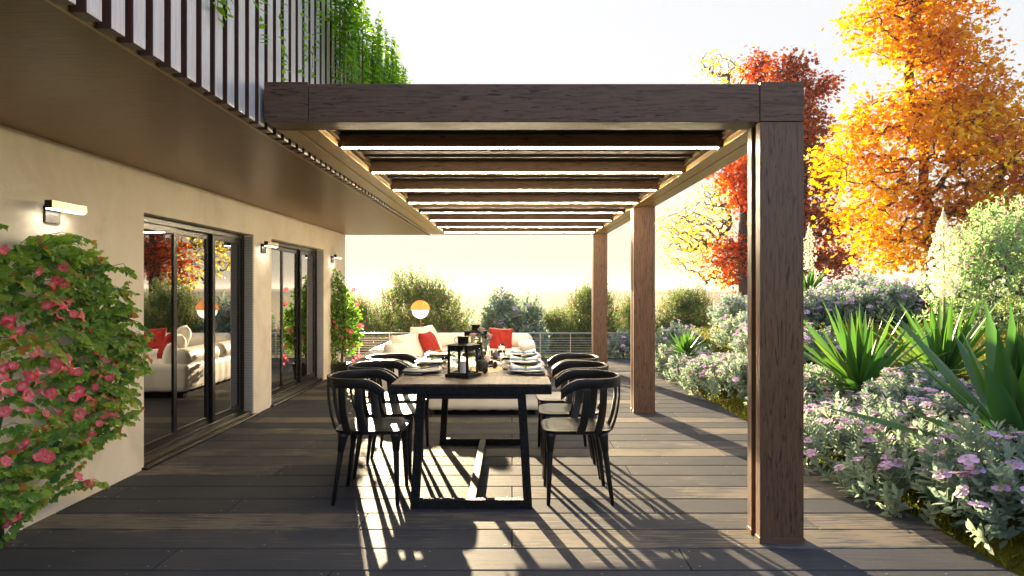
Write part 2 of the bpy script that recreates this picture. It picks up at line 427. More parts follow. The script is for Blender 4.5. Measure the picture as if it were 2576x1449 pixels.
# leaves
LM_rock = leafmat('rockrose_grey_green_leaves', [(0, (.12, .185, .16)), (.5, (.235, .32, .245)), (1, (.42, .49, .31))], .46, .55, 1.2)
LM_petal = leafmat('rockrose_pink_petals', [(0, (.62, .34, .64)), (.6, (.80, .52, .76)), (.9, (.88, .66, .82)), (1, (.85, .42, .08))], .42, .6, 1.1)
LM_abelia = leafmat('small_green_shrub_leaves', [(0, (.055, .095, .025)), (.55, (.12, .18, .045)), (.86, (.24, .30, .085)), (.93, (.34, .12, .16)), (1, (.48, .22, .26))], .5, .5, 1.5)
LM_lime = leafmat('lime_green_shrub_leaves', [(0, (.17, .27, .11)), (.6, (.30, .42, .20)), (.9, (.46, .55, .33)), (.95, (.30, .10, .16)), (1, (.42, .18, .24))], .5, .5, 1.5)
LM_maple_o = leafmat('orange_maple_leaves', [(0, (.55, .11, .012)), (.3, (.68, .25, .014)), (.6, (.78, .39, .02)), (1, (.86, .60, .035))], .5, .5, 1.05)
LM_maple_r = leafmat('scarlet_maple_leaves', [(0, (.34, .028, .012)), (.5, (.54, .075, .016)), (1, (.66, .19, .02))], .5, .5, 1.12)
LM_maple_d = leafmat('dark_red_maple_leaves', [(0, (.22, .03, .018)), (.6, (.40, .085, .025)), (1, (.52, .16, .03))], .48, .5, 1.12)
LM_yellow = leafmat('pale_yellow_leaves', [(0, (.70, .52, .06)), (.6, (.80, .69, .14)), (1, (.85, .79, .30))], .55, .5, 1.2)
LM_vine = leafmat('bright_vine_leaves', [(0, (.09, .22, .02)), (.5, (.20, .38, .03)), (1, (.40, .54, .06))], .5, .4, 1.5)
LM_climb = leafmat('climber_leaves', [(0, (.06, .16, .035)), (.45, (.15, .30, .045)), (.8, (.30, .43, .06)), (.93, (.40, .36, .06)), (1, (.42, .18, .05))], .4, .4, 1.5)
LM_boug = leafmat('bougainvillea_leaves', [(0, (.07, .18, .03)), (.6, (.15, .30, .05)), (1, (.32, .42, .10))], .5, .45, 1.5)
LM_pink = leafmat('coral_pink_petals', [(0, (.80, .08, .15)), (.7, (.92, .24, .30)), (.95, (.88, .48, .47)), (1, (.92, .70, .66))], .35, .5, 1.1)
LM_yucca = leafmat('yucca_leaves', [(0, (.028, .085, .024)), (.6, (.065, .15, .028)), (1, (.15, .24, .04))], .40, .34, 1.6, .55)
LM_bell = leafmat('cream_yucca_bells', [(0, (.84, .83, .66)), (1, (.92, .91, .82))], .6, .5, 1.1)
LM_grass = leafmat('moss_grass_blades', [(0, (.08, .09, .014)), (.6, (.20, .21, .022)), (1, (.38, .36, .06))], .45, .6, 1.5)

# ------------------------------------------------------------------ ground
DX = 2.29      # right edge of the deck
def sstep(a, b, x):
    t = np.clip((x - a) / (b - a), 0, 1); return t * t * (3 - 2 * t)
def terrain(x, y):
    x = np.asarray(x, float); y = np.asarray(y, float)
    s = np.maximum(0, x - DX)
    z = 1.05 * (1 - np.exp(-s / 2.2)) * sstep(0, .5, s) + .025 * np.clip(y - 6, 0, 12) * np.minimum(1, s)
    z = z + .05 * np.sin(2.3 * x + 1.1 * y) * np.minimum(1, s) * sstep(0, 1, s) + .035 * np.sin(5.1 * x - 3.7 * y) * np.minimum(1, s)
    low = -.10 - .55 * sstep(12.6, 19, y)
    far = sstep(60, 400, y)
    w = sstep(1.6, 4.2, x - .02 * np.maximum(0, y - 14) * 8)          # mound fades to the field on the left
    zz = low + np.where(y < 12.6, np.where(x > DX, z + .05, 0), (z + .05) * w)
    return zz * (1 - far) + (-.65) * far
def ground():
    xs = np.concatenate([[-3000, -800, -250, -80, -30, -15], np.arange(-9, 14, .22), [15, 17, 20, 25, 32, 45, 80, 250, 800, 3000]])
    ys = np.concatenate([[-3000, -500, -100, -30, -10, -5], np.arange(-2, 22, .22), [23, 25, 28, 32, 38, 48, 60, 90, 150, 300, 800, 2000, 4000]])
    X, Y = np.meshgrid(xs, ys); Z = terrain(X, Y)
    n, m = X.shape
    vs = np.stack([X, Y, Z], -1).reshape(-1, 3)
    fs = [(i * m + j, i * m + j + 1, (i + 1) * m + j + 1, (i + 1) * m + j) for i in range(n - 1) for j in range(m - 1)]
    me = bpy.data.meshes.new('ground'); me.from_pydata(vs.tolist(), [], fs); me.update()
    o = link('ground', me, M_ground, smooth=True); tag(o, kind='structure')
ground()

def deck():
    pitch = .2662; y0s = 3.415 - 14 * pitch
    mb = MB(); cols = []; scr = MB(); rg = random.Random(3)
    offs = [-1.66, 0., -.83]
    k = 0; y = y0s
    rows = int((12.72 - y0s) / pitch)
    for k in range(rows + 1):
        ya, yb = y0s + k * pitch, y0s + (k + 1) * pitch - .006
        yb = min(yb, 12.72)
        idx = (k - 13) % 3
        j0 = offs[idx] - 2.49 * 4
        xl = -2.66 if ya < 10.82 else -7.
        for j in range(8):
            a, b = j0 + 2.49 * j + .0035, j0 + 2.49 * (j + 1) - .0035
            a, b = max(a, xl), min(b, DX)
            if b - a < .02: continue
            # board with rounded long edges
            e = .007; prof = [(ya, -.03), (ya, -e), (ya + e * .3, -e * .3), (ya + e, 0), (yb - e, 0), (yb - e * .3, -e * .3), (yb, -e), (yb, -.03)]
            n = len(prof)
            vs = [(a, p, z) for p, z in prof] + [(b, p, z) for p, z in prof]
            fs = [(i, i + n, i + n + 1, i + 1) for i in range(n - 1)] + [tuple(range(n)), tuple(range(2 * n - 1, n - 1, -1))]
            mb.add(vs, fs); cols += [rg.random()] * (2 * n)
            for sx in (a + .035, b - .035, (a + b) / 2):
                for sy in (ya + .04, yb - .04):
                    c = (sx + rg.uniform(-.01, .01), sy, .0004)
                    scr.lathe([(0.0001, .0008), (.0045, .0008), (.006, 0), (.0062, -.003)], 8, c)
    o = mb.build('deck', M_deck)
    a = o.data.attributes.new('rnd', 'FLOAT', 'POINT'); a.data.foreach_set('value', np.asarray(cols, np.float32))
    tag(o, kind='structure')
    s = scr.build('screw_heads', M_screw, o); s['kind'] = 'stuff'
    b = MB().box(-2.66, DX - .01, -1.5, 12.7, -.09, -.035); b.box(-7, -2.661, 10.83, 12.7, -.09, -.035)
    b.build('joist_bed', M_sofabase, o)
deck()

# ------------------------------------------------------------------ house
WX = -2.64; WEND = 10.8; SOF = 2.1435; GX = -2.765
house = thing('house', 'plaster house with brown soffit, vertical slats and two dark sliding doors', 'house', (-2.64, 4., 0))
def house_build():
    ops = [(4.895, 6.974), (7.49, 9.58)]; top = 1.842
    w = MB(); ye = [-4.] + [q for o in ops for q in o] + [WEND]
    w.box(-2.86, WX, -4., ops[0][0], -.1, 2.30); w.box(-2.86, WX, ops[0][1], ops[1][0], -.1, 2.30); w.box(-2.86, WX, ops[1][1], WEND, -.1, 2.30)
    for a, b in ops: w.box(-2.86, WX, a, b, top, 2.30)
    w.box(-7.5, -2.861, WEND - .2, WEND, -.1, 2.30)
    w.build('wall', M_wall, house, world=True)
    s = MB().box(-7.6, -1.362, -4., WEND + .06, SOF, SOF + .16); s.build('soffit', M_soffit, house, world=True)
    t = MB().box(-1.361, -1.345, -4., WEND + .05, SOF - .006, SOF + .02); t.build('soffit_edge_trim', M_woodY, house, world=True)
    p = MB().box(-1.44, -1.34, -4., WEND + .06, SOF + .161, 3.44); p.build('parapet', M_woodZ, house, world=True)
    r = MB().box(-7.6, -1.441, -4., WEND + .06, 2.304, 2.42); r.build('upper_floor', M_interior, house, world=True)
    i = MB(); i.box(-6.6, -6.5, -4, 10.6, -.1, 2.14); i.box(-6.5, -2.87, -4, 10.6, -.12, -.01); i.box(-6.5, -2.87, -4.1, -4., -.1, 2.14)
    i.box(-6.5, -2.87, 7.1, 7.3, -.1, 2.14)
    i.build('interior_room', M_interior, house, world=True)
    first = None
    for k in range(82):
        y = 2.0586 + .1272 * (k - 12)
        if y + .078 > WEND + .06: break
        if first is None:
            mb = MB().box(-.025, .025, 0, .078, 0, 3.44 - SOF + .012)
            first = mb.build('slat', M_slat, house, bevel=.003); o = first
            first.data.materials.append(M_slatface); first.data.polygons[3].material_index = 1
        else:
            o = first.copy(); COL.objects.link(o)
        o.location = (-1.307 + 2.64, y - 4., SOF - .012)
    for wi, (a, b) in enumerate(ops):
        x0, x1 = -2.80, -2.735
        fr = MB(); e = .045
        fr.box(x0, x1, a, a + e, .02, top); fr.box(x0, x1, b - e, b, .02, top)
        fr.box(x0, x1, a + e, b - e, top - .05, top); fr.box(x0, x1, a + e, b - e, .02, .07)
        f = fr.build('window', M_dark, house, world=True, bevel=.003)
        f['label'] = ['near wide black sliding door', 'far black sliding door'][wi]
        n = 3; W = (b - a - 2 * e) / n
        for q in range(n):
            y0 = a + e + q * W; off = .0 if q % 2 == 0 else -.03
            st = .058
            pf = MB(); xa, xb = x0 + .028 + off, x1 - .012 + off
            pf.box(xa, xb, y0 + .001, y0 + st, .071, top - .051); pf.box(xa, xb, y0 + W - st, y0 + W - .001, .071, top - .051)
            pf.box(xa, xb, y0 + st, y0 + W - st, .071, .125); pf.box(xa, xb, y0 + st, y0 + W - st, top - .10, top - .051)
            d = pf.build('sash', M_dark, f, bevel=.003); d.data.transform(Matrix.Translation((2.64, -4, 0)))
            g = MB().box(xa + .008, xa + .014, y0 + st + .001, y0 + W - st - .001, .126, top - .101)
            gg = g.build('pane', M_pane, f); gg.data.transform(Matrix.Translation((2.64, -4, 0)))
        sl = MB().box(-2.80, -2.60, a - .03, b + .03, -.002, .018)
        ss = sl.build('sill', M_dark, f, bevel=.004); ss.data.transform(Matrix.Translation((2.64, -4, 0)))
        tr = MB().box(-2.734, -2.66, a + .002, b - .002, .0185, .045)
        tt = tr.build('threshold_track', M_bronzed, f, bevel=.004); tt.data.transform(Matrix.Translation((2.64, -4, 0)))
        sg = MB()
        for z in np.arange(.03, top - .02, .026): sg.box(-2.73, -2.648, b - .012, b - .001, z, z + .023)
        gd = sg.build('shutter_guide', M_shutter, f, bevel=.002); gd.data.transform(Matrix.Translation((2.64, -4, 0)))
M_bronzed = simple('bronze_threshold', (.05, .038, .022), rough=.3, metal=.7, var=.1)
house_build()

# wall lamps
def wall_lamp(y, label):
    t = thing('wall_lamp', label, 'lamp', (WX, y, 1.72), 0, 'bar lamps along the house wall')
    MB().box(0, .016, -.065, .065, -.05, .045).build('back_plate', M_dark, t, bevel=.002)
    MB().box(.0161, .07, -.02, .02, .022, .04).build('arm', M_dark, t, bevel=.002)
    MB().box(.0701, .109, -.155, .155, .02, .065).build('bar', M_dark, t, bevel=.002)
    MB().box(.1091, .1135, -.152, .155, .021, .064).build('cover', M_lampgold, t, bevel=.001)
    MB().box(.075, .106, -.148, .148, .0165, .0199).build('diffuser', M_lampglow, t)
wall_lamp(3.905, 'black and champagne bar lamp on the wall above the flowering climber')
wall_lamp(7.23, 'black bar lamp on the wall between the two sliding doors')
wall_lamp(10.0, 'small black bar lamp on the wall above the potted bougainvillea')

# ------------------------------------------------------------------ pergola
XL0, XL1, XR0, XR1 = -1.2587, -1.0364, 1.2606, 1.4828
YP = [3.469, 7.075, 10.61]; BT = 2.3375; BB = 2.1435; PD = .187
perg = thing('pergola', 'dark brown louvred pergola with three posts and lit slats over the dining table', 'pergola', (1.37, 3.5, 0))
def pergola():
    for i, y in enumerate(YP):
        mb = MB(); t = .063
        mb.box(XR0, XR1, y, y + t, .0, BB + .001); mb.box(XR0 + .05, XR1, y + t + .0005, y + PD - t - .0005, .0, BB + .001); mb.box(XR0, XR1, y + PD - t, y + PD, .0, BB + .001)
        p = mb.build('post', M_woodZ, perg, world=True, bevel=.002)
        p['label'] = ['nearest post', 'middle post', 'farthest post'][i]
        s = MB(); e = .004
        s.box(XR0 - e, XR1 + e, y - e, y + t + e, .0, .028); s.box(XR0 - e, XR1 + e, y + PD - t - e, y + PD + e, .0, .0281); s.box(XR0 + .046, XR1 + e, y + t + e, y + PD - t - e, 0, .0279)
        b = s.build('base_plate', M_woodX, p, bevel=.001); b.data.transform(Matrix.Translation((-1.37, -3.5, 0)))
    # corner blocks
    for x0, x1 in ((XL0, XL1), (XR0, XR1)):
        MB().box(x0, x1, YP[0] - .004, YP[0] + PD, BB + .003, BT + .009).build('corner_block', M_woodX, perg, world=True, bevel=.002)
    MB().box(XL1 + .002, XR0 - .002, YP[0], YP[0] + .175, BB, BT).build('front_beam', M_woodX, perg, world=True, bevel=.0025)
    MB().box(XL1 + .002, XR0 - .002, YP[2] + .01, YP[2] + PD, BB, BT).build('rear_beam', M_woodX, perg, world=True, bevel=.0025)
    MB().box(XL1 + .002, XR0 - .002, YP[1] + .06, YP[1] + .17, BB, BT).build('middle_beam', M_woodX, perg, world=True, bevel=.0025)
    for x0, x1 in ((XL0, XL1), (XR0, XR1)):
        for j in range(2):
            ya, yb = YP[j] + (PD + .001 if j == 0 else .004), YP[j + 1] + (0 if j == 0 else PD)
            m = x0 + (x1 - x0) * (.52 if x0 < 0 else .47)
            mb = MB(); mb.box(x0, m - .005, ya, yb, BB, BB + .03); mb.box(m + .005, x1, ya, yb, BB, BB + .03); mb.box(x0 + .001, x1 - .001, ya, yb, BB + .0301, BT + .004)
            mb.build('side_beam', M_woodY, perg, world=True, bevel=.002)
        xx = XL1 if x0 < 0 else XR0
        s = 1 if x0 < 0 else -1
        a, b = sorted((xx + s * .001, xx + s * .02))
        MB().box(a, b, YP[0] + .18, YP[2], BB + .035, BB + .05).build('gutter_ledge', M_roof, perg, world=True)
    # closed roof slats
    rf = MB(); y = YP[0] + .19; k = 0
    while y < YP[2] + .0:
        if not (YP[1] + .02 < y < YP[1] + .2):
            rf.box(XL1 + .004, XR0 - .002, y, y + .214, BB + .086 + .0, BB + .10); rf.box(XL1 + .004, XR0 - .002, y + .0, y + .03, BB + .07, BB + .0859)
        y += .2207
    rf.build('roof_slats', M_roof, perg, world=True, bevel=.002)
    for i in range(8):
        y = 4.06 + .883 * i
        mb = MB().box(XL1 + .003, XR0 - .003, y, y + .06, BB - .004, BB + .0695)
        lo = mb.build('louvre', M_woodX, perg, world=True, bevel=.003)
        # led strip hangs at the front lower edge
        ld = MB(); n = 86; w = (XR0 - XL1 - .05) / n
        for q in range(n):
            x = XL1 + .025 + q * w
            ld.box(x, x + w * .66, y + .004, y + .016, BB - .0112, BB - .0045)
        l = ld.build('led_strip', M_led, lo, bevel=0); l.data.transform(Matrix.Translation((-1.37, -3.5, 0)))
pergola()

# ------------------------------------------------------------------ railing
def railing():
    t = thing('railing', 'low steel railing with horizontal rods at the end of the deck', 'railing', (0, 12.62, 0))
    x0, x1 = -6.6, 2.12
    MB().tube([(x0, 12.62, .463), (x1, 12.62, .463)], .014, 8).build('top_rail', M_steel, t, world=True, smooth=True)
    for z in (.374, .33, .285, .24, .195, .15, .103, .058):
        MB().tube([(x0, 12.62, z), (x1, 12.62, z)], .0055, 6).build('rod', M_steel, t, world=True, smooth=True)
    x = -2.825 - .558 * 6
    while x < x1 + .01:
        MB().box(x - .008, x + .008, 12.612, 12.632, 0, .455).build('post', M_steel, t, world=True)
        x += .558
    x = -2.75
    for k in range(4):
        MB().box(x, x + 1.02, 12.655, 12.665, .02, .425).build('glass_panel', M_railglass, t, world=True)
        MB().box(x + 1.03, x + 1.10, 12.65, 12.67, .36, .40).build('clip', M_dark, t, world=True)
        x += 1.16
railing()

# ------------------------------------------------------------------ dining table
TX0, TX1, TY0, TY1, TZ = -.7145, .2335, 4.009, 6.02, .735
TCX = (TX0 + TX1) / 2
def table():
    t = thing('dining_table', 'long dining table with brown parquet top and charred black trapezoid legs', 'table', (TCX, 5.0, 0))
    MB().box(TX0 + .002, TX1 - .002, TY0 + .002, TY1 - .002, TZ - .012, TZ).build('tabletop', M_top, t, world=True, bevel=.002)
    MB().box(TX0, TX1, TY0, TY1, TZ - .061, TZ - .0125).build('apron', M_charred, t, world=True, bevel=.004)
    for y in (TY0 + .004, 5.64):
        mb = MB(); w = .05; hb, ht = .36, .322; z0, z1 = 0.0, TZ - .0615
        for s in (-1, 1):
            xs0 = TCX + s * hb; xs1 = TCX + s * ht
            a, b = (xs0, xs0 - s * w)
            c, d = (xs1, xs1 - s * w)
            mb.add([(a, y, z0), (b, y, z0), (b, y + .055, z0), (a, y + .055, z0), (c, y, z1), (d, y, z1), (d, y + .055, z1), (c, y + .055, z1)],
                   [(3, 2, 1, 0), (4, 5, 6, 7), (0, 1, 5, 4), (1, 2, 6, 5), (2, 3, 7, 6), (3, 0, 4, 7)])
        mb.box(TCX - hb + w - .003, TCX + hb - w + .003, y + .001, y + .054, .0, .052)
        mb.box(TCX - ht + w - .003, TCX + ht - w + .003, y + .001, y + .054, z1 - .026, z1 - .0005)
        mb.build('leg', M_charred, t, world=True, bevel=.003)
    MB().box(TCX - .025, TCX + .025, TY0 + .06, 5.639, .002, .05).build('stretcher', M_charred, t, world=True, bevel=.003)
table()

# ------------------------------------------------------------------ chairs (table side = local -x)
def chair():
    t = thing('dining_chair', 'x', 'chair', (0, 0, 0), 0, 'black curved-back chairs round the dining table')
    # seat: rounded, dished
    nx, ny = 16, 16; vs = []; fs = []
    for i in range(nx + 1):
        for j in range(ny + 1):
            a, b = i / nx * 2 - 1, j / ny * 2 - 1
            k = (abs(a) ** 5 + abs(b) ** 5) ** (1 / 5) if (a or b) else 0
            m = max(abs(a), abs(b)); f = m / k if k else 1
            x, y = -.012 + a * f * .212, b * f * .212 * (1 - .07 * (a * f + 1) / 2)
            e = max(0, m - .80) / .20
            vs.append((x, y, .452 - .006 * (1 - m * m) - .010 * e ** 2.2))
    top = len(vs)
    for i in range(nx):
        for j in range(ny):
            q = i * (ny + 1) + j; fs.append((q, q + ny + 1, q + ny + 2, q + 1))
    ring = [i * (ny + 1) for i in range(nx + 1)] + [nx * (ny + 1) + j for j in range(1, ny + 1)] + [i * (ny + 1) + ny for i in range(nx - 1, -1, -1)] + [j for j in range(ny - 1, 0, -1)]
    o1 = len(vs); vs += [(vs[q][0] * 1.01, vs[q][1] * 1.01, .432) for q in ring]
    o2 = len(vs); vs += [(vs[q][0] * .93, vs[q][1] * .93, .418) for q in ring]
    n = len(ring)
    for k in range(n):
        k2 = (k + 1) % n
        fs.append((ring[k], ring[k2], o1 + k2, o1 + k)); fs.append((o1 + k, o1 + k2, o2 + k2, o2 + k))
    fs.append(tuple(o2 + k for k in range(n)))
    MB().add(vs, fs).build('seat', M_black, t, smooth=True)
    # hoop
    path = []
    def hoop(u):          # u in [-1,1]
        a = abs(u); s = -1 if u < 0 else 1
        if a > .62:
            f = (a - .62) / .38; return Vector((.05 - .17 * f, s * (.24 - .004 * f), 0))
        ang = a / .62 * PI / 2
        return Vector((.05 + .208 * math.cos(ang) ** .9, s * .24 * math.sin(ang) ** .9, 0))
    U = np.linspace(-1, 1, 57)
    A, B, C, D = [], [], [], []
    for u in U:
        p = hoop(u); q = hoop(min(1, u + .01)) - hoop(max(-1, u - .01)); q.normalize()
        nrm = Vector((q.y, -q.x, 0))
        f = max(0, (abs(u) - .70) / .30)
        zt = .760 - .062 * f ** 2.0; zb = .702 - .070 * f ** 1.7
        th = .0115
        A.append((p.x + nrm.x * th, p.y + nrm.y * th, zt)); B.append((p.x - nrm.x * th, p.y - nrm.y * th, zt))
        C.append((p.x - nrm.x * th * .7, p.y - nrm.y * th * .7, zb)); D.append((p.x + nrm.x * th * .7, p.y + nrm.y * th * .7, zb))
    MB().strip(A, B, C, D).build('back_hoop', M_black, t, bevel=.004, smooth=True)
    for s in (-1, 1):
        for (tx, ty, bx, by, tw) in ((.035, .240, -.005, .214, (1, 0)), (.135, .226, .10, .205, (.93, -.36)), (.252, .075, .203, .068, (.1, -1))):
            A, B, C, D = [], [], [], []
            w, th = .0225, .006
            dx, dy = tw[0], tw[1] * s; nx_, ny_ = -dy, dx
            for k in range(11):
                f = k / 10; z = .712 - f * (.712 - .424)
                g = f ** 2.6
                x = tx + (bx - tx) * g; y = s * (ty + (by - ty) * g)
                ww = w * (1 + .12 * f)
                A.append((x - dx * ww + nx_ * th, y - dy * ww + ny_ * th, z)); B.append((x + dx * ww + nx_ * th, y + dy * ww + ny_ * th, z))
                C.append((x + dx * ww - nx_ * th, y + dy * ww - ny_ * th, z)); D.append((x - dx * ww - nx_ * th, y - dy * ww - ny_ * th, z))
            MB().strip(A, B, C, D).build('back_slat', M_black, t, bevel=.003, smooth=True)
    for sx in (-1, 1):
        for sy in (-1, 1):
            tp = Vector((-.012 + sx * (.165 if sx < 0 else .150), sy * .168, .424)); ft = Vector((sx * .192, sy * .202, 0))
            def at(f): return tp + (ft - tp) * f
            MB().tube([at(0), at(.05), at(.13), at(.25), at(.252), at(.26), at(.6), at(1)], [.036, .031, .0255, .0215, .0185, .0185, .0155, .0115], 14).build('leg', M_black, t, smooth=True, bevel=0)
    return t
ch = chair()
CY_ = [4.29, 4.85, 5.41]
labR = ['nearest black chair right of the table, close to the front post', 'middle black chair on the right side of the table', 'farthest black chair on the right side, beside the terracotta stool']
labL = ['nearest black chair left of the table, facing the garden', 'middle black chair on the left side of the table', 'farthest black chair on the left side, in front of the sofa cushions']
ch.location = (.41, CY_[0], 0); ch['label'] = labR[0]
for i in (1, 2): dup(ch, (.41 + .004 * i, CY_[i], 0), .02 * (-1) ** i, labR[i])
for i in range(3): dup(ch, (-.882, CY_[i], 0), PI + .015 * (-1) ** i, labL[i])

# ------------------------------------------------------------------ things on the table
def lantern(x, y, rz, label):
    t = thing('lantern', label, 'lantern', (x, y, TZ), rz, 'black lanterns on the table')
    MB().box(-.085, .085, -.085, .085, 0, .021).build('base', M_blackmetal, t, bevel=.002)
    fr = MB(); a = .066; w = .009
    for sx in (-1, 1):
        for sy in (-1, 1): fr.box(sx * a - w / 2 - .002, sx * a + w / 2 + .002, sy * a - w / 2 - .002, sy * a + w / 2 + .002, .0211, .2)
    for s in (-1, 1):
        for z0, z1 in ((.0212, .03), (.166, .172), (.193, .1999)):
            fr.box(-a + .007, a - .007, s * a - .004, s * a + .004, z0, z1); fr.box(s * a - .004, s * a + .004, -a + .007, a - .007, z0, z1)
        for k in range(9):          # pierced band
            c = -.048 + .012 * k; hw = .0032 if k % 3 else .0045
            fr.box(c - hw, c + hw, s * a - .0025, s * a + .0025, .1721, .1929); fr.box(s * a - .0025, s * a + .0025, c - hw, c + hw, .1721, .1929)
    fr.build('frame', M_blackmetal, t)
    rf = MB(); b, c = .082, .04
    rf.add([(-b, -b, .2), (b, -b, .2), (b, b, .2), (-b, b, .2), (-b, -b, .204), (b, -b, .204), (b, b, .204), (-b, b, .204), (-c, -c, .213), (c, -c, .213), (c, c, .213), (-c, c, .213)],
           [(3, 2, 1, 0), (0, 1, 5, 4), (1, 2, 6, 5), (2, 3, 7, 6), (3, 0, 4, 7), (4, 5, 9, 8), (5, 6, 10, 9), (6, 7, 11, 10), (7, 4, 8, 11), (8, 9, 10, 11)])
    rf.build('roof', M_blackmetal, t)
    cp = MB(); 
    for k in range(10):
        an = 2 * PI * k / 10; M = Matrix.Rotation(an, 3, 'Z')
        q = [M @ Vector(v) for v in ((.031, -.0062, .213), (.034, -.0062, .213), (.034, .0062, .213), (.031, .0062, .213), (.031, -.0062, .2475), (.034, -.0062, .2475), (.034, .0062, .2475), (.031, .0062, .2475))]
        cp.add(q, [(3, 2, 1, 0), (4, 5, 6, 7), (0, 1, 5, 4), (1, 2, 6, 5), (2, 3, 7, 6), (3, 0, 4, 7)])
    cp.lathe([(.0, .248), (.037, .248), (.037, .256), (.0, .259)], 20); cp.lathe([(.036, .2131), (.036, .2185), (.03, .2185)], 20)
    cp.build('cap', M_blackmetal, t)
    MB().tube([(.036 * math.cos(q) - .03, .002, .232 + .02 * math.sin(q) * (1 if q < PI else 1.2)) for q in np.linspace(.4, 2 * PI - .4, 18)], .0016, 5).build('handle', M_blackmetal, t, smooth=True)
    g = MB()
    for s in (-1, 1):
        g.box(-a + .008, a - .008, s * a - .0008 - s * .001, s * a + .0008 - s * .001, .031, .165); g.box(s * a - .0008 - s * .001, s * a + .0008 - s * .001, -a + .008, a - .008, .031, .165)
    g.build('glass', M_railglass, t)
    return t
def candle(x, y, z, r, h, label, grp=None):
    t = thing('candle', label, 'candle', (x, y, z), 0, grp)
    MB().lathe([(0, 0), (r, 0), (r, h - .003), (r - .003, h), (r * .5, h - .003), (0, h - .004)], 20).build('wax', M_wax, t, smooth=False)
    MB().lathe([(0.0003, h), (.003, h + .004), (.0042, h + .011), (.003, h + .020), (.0003, h + .030)], 10).build('flame', M_flame, t, smooth=True)
lantern(-.312, 4.36, R(-25), 'nearest black metal lantern on the table, holding a lit candle')
candle(-.312, 4.36, TZ + .0215, .022, .075, 'white pillar candle burning inside the nearest lantern')
lantern(-.305, 5.75, R(-22), 'farther black lantern at the back of the table behind the roses')
candle(-.305, 5.75, TZ + .0215, .022, .07, 'white pillar candle inside the farther lantern')

def plate_set(i, side):
    """placemat, plates, napkin"""
    y = [4.55, 5.12, 5.70][i]; x = .092 if side > 0 else -.60
    s = side; word = ['nearest', 'middle', 'farthest'][i]; sd = 'right' if s > 0 else 'left'
    # placemat hanging over the table edge
    mt = thing('placemat', f'dark placemat under the {word} {sd} plate, hanging over the table edge', 'placemat', (x, y, TZ), 0, 'placemats along the table')
    ex = (TX1 if s > 0 else TX0) - x
    xs = [-s * .15, ex, ex + s * .012, ex + s * .016, ex + s * .014]; zs = [.0015, .0035, -.004, -.03, -.085]
    A = [(a, -.16, z) for a, z in zip(xs, zs)]; B = [(a, .16, z) for a, z in zip(xs, zs)]
    Cc = [(a - s * (.0 if k < 2 else .003), .16, z - (.0013 if k < 2 else .0)) for k, (a, z) in enumerate(zip(xs, zs))]
    Dd = [(a - s * (.0 if k < 2 else .003), -.16, z - (.0013 if k < 2 else .0)) for k, (a, z) in enumerate(zip(xs, zs))]
    MB().strip(A, B, Cc, Dd).build('cloth', M_mat, mt)
    roll = MB().tube([(-s * .02, -.15, .009), (s * .06, -.152, .009), (ex - s * .02, -.15, .0095)], [.006, .007, .006], 8); roll.build('rolled_edge', M_mat, mt, smooth=True)
    p = thing('plate', f'pale plate on a dark charger at the {word} {sd} place of the table', 'plate', (x, y, TZ + .004), 0, 'plates laid on the table')
    MB().lathe([(0, 0), (.075, 0), (.128, .011), (.1285, .013), (.075, .004), (0, .0035)], 36).build('charger', M_darkplate, p, smooth=True)
    MB().lathe([(0, .0042), (.07, .0045), (.118, .017), (.1185, .0185), (.07, .0075), (0, .0065)], 36).build('dish', M_ceramic, p, smooth=True)
    nk = thing('napkin', f'navy napkin tied with twine on the {word} {sd} plate', 'napkin', (x, y, TZ + .014), 0 if s > 0 else PI, 'folded napkins on the plates')
    # bow-shaped fold: two flared wings, upper leaf tilted
    for lay, (dz, tilt, sw) in enumerate(((.004, .05, 1.), (.010, .26, .96))):
        vs = []; fs = []; nx = 10
        for k in range(nx + 1):
            f = k / nx * 2 - 1; xw = f * .108 * sw
            hw = .018 + .030 * abs(f) ** 1.1
            lift = .010 * abs(f) ** 1.5
            for m, q in enumerate((-1, 0, 1)):
                yy = q * hw
                vs.append((xw + .004 * q, yy, dz + lift + (yy + hw) * tilt + .0015 * math.sin(7 * f + 2 * q)))
        for k in range(nx):
            for m in range(2):
                a = k * 3 + m; fs.append((a, a + 3, a + 4, a + 1))
        o = MB().add(vs, fs).build('fold', M_napkin, nk, smooth=True)
        md = o.modifiers.new('Solid', 'SOLIDIFY'); md.thickness = .0016
    tw = MB(); tw.tube([(.0, -.024, .006), (.003, -.02, .016), (.002, .0, .02), (.001, .022, .026), (0, .026, .008)], .0016, 5)
    for a in (.9, 2.0, 3.9): tw.tube([(0, 0, .021), (.02 * math.cos(a), .018 * math.sin(a), .034), (.04 * math.cos(a + .4), .028 * math.sin(a + .4), .030), (.052 * math.cos(a + .7), .03 * math.sin(a + .7), .016)], .0013, 4)
    tw.build('twine', M_twine, nk, smooth=True)
    rg = np.random.default_rng(40 + i + 7 * (s > 0)); n = 16
    pp = np.stack([rg.uniform(-.045, .045, n), rg.uniform(-.02, .01, n), np.full(n, .022) + rg.uniform(0, .006, n)], -1)
    V = leaves(pp, rdir(rg, n) * [1, 1, .25], np.tile([0, 0, 1.], (n, 1)), rg.uniform(.014, .026, n), rg.uniform(.007, .011, n), T_SMALL)
    link('sprig', np_mesh('sprig', V, 0, T_SMALL[1], rg.random(n)), LM_vine, nk)
for i in range(3):
    for s in (-1, 1): plate_set(i, s)

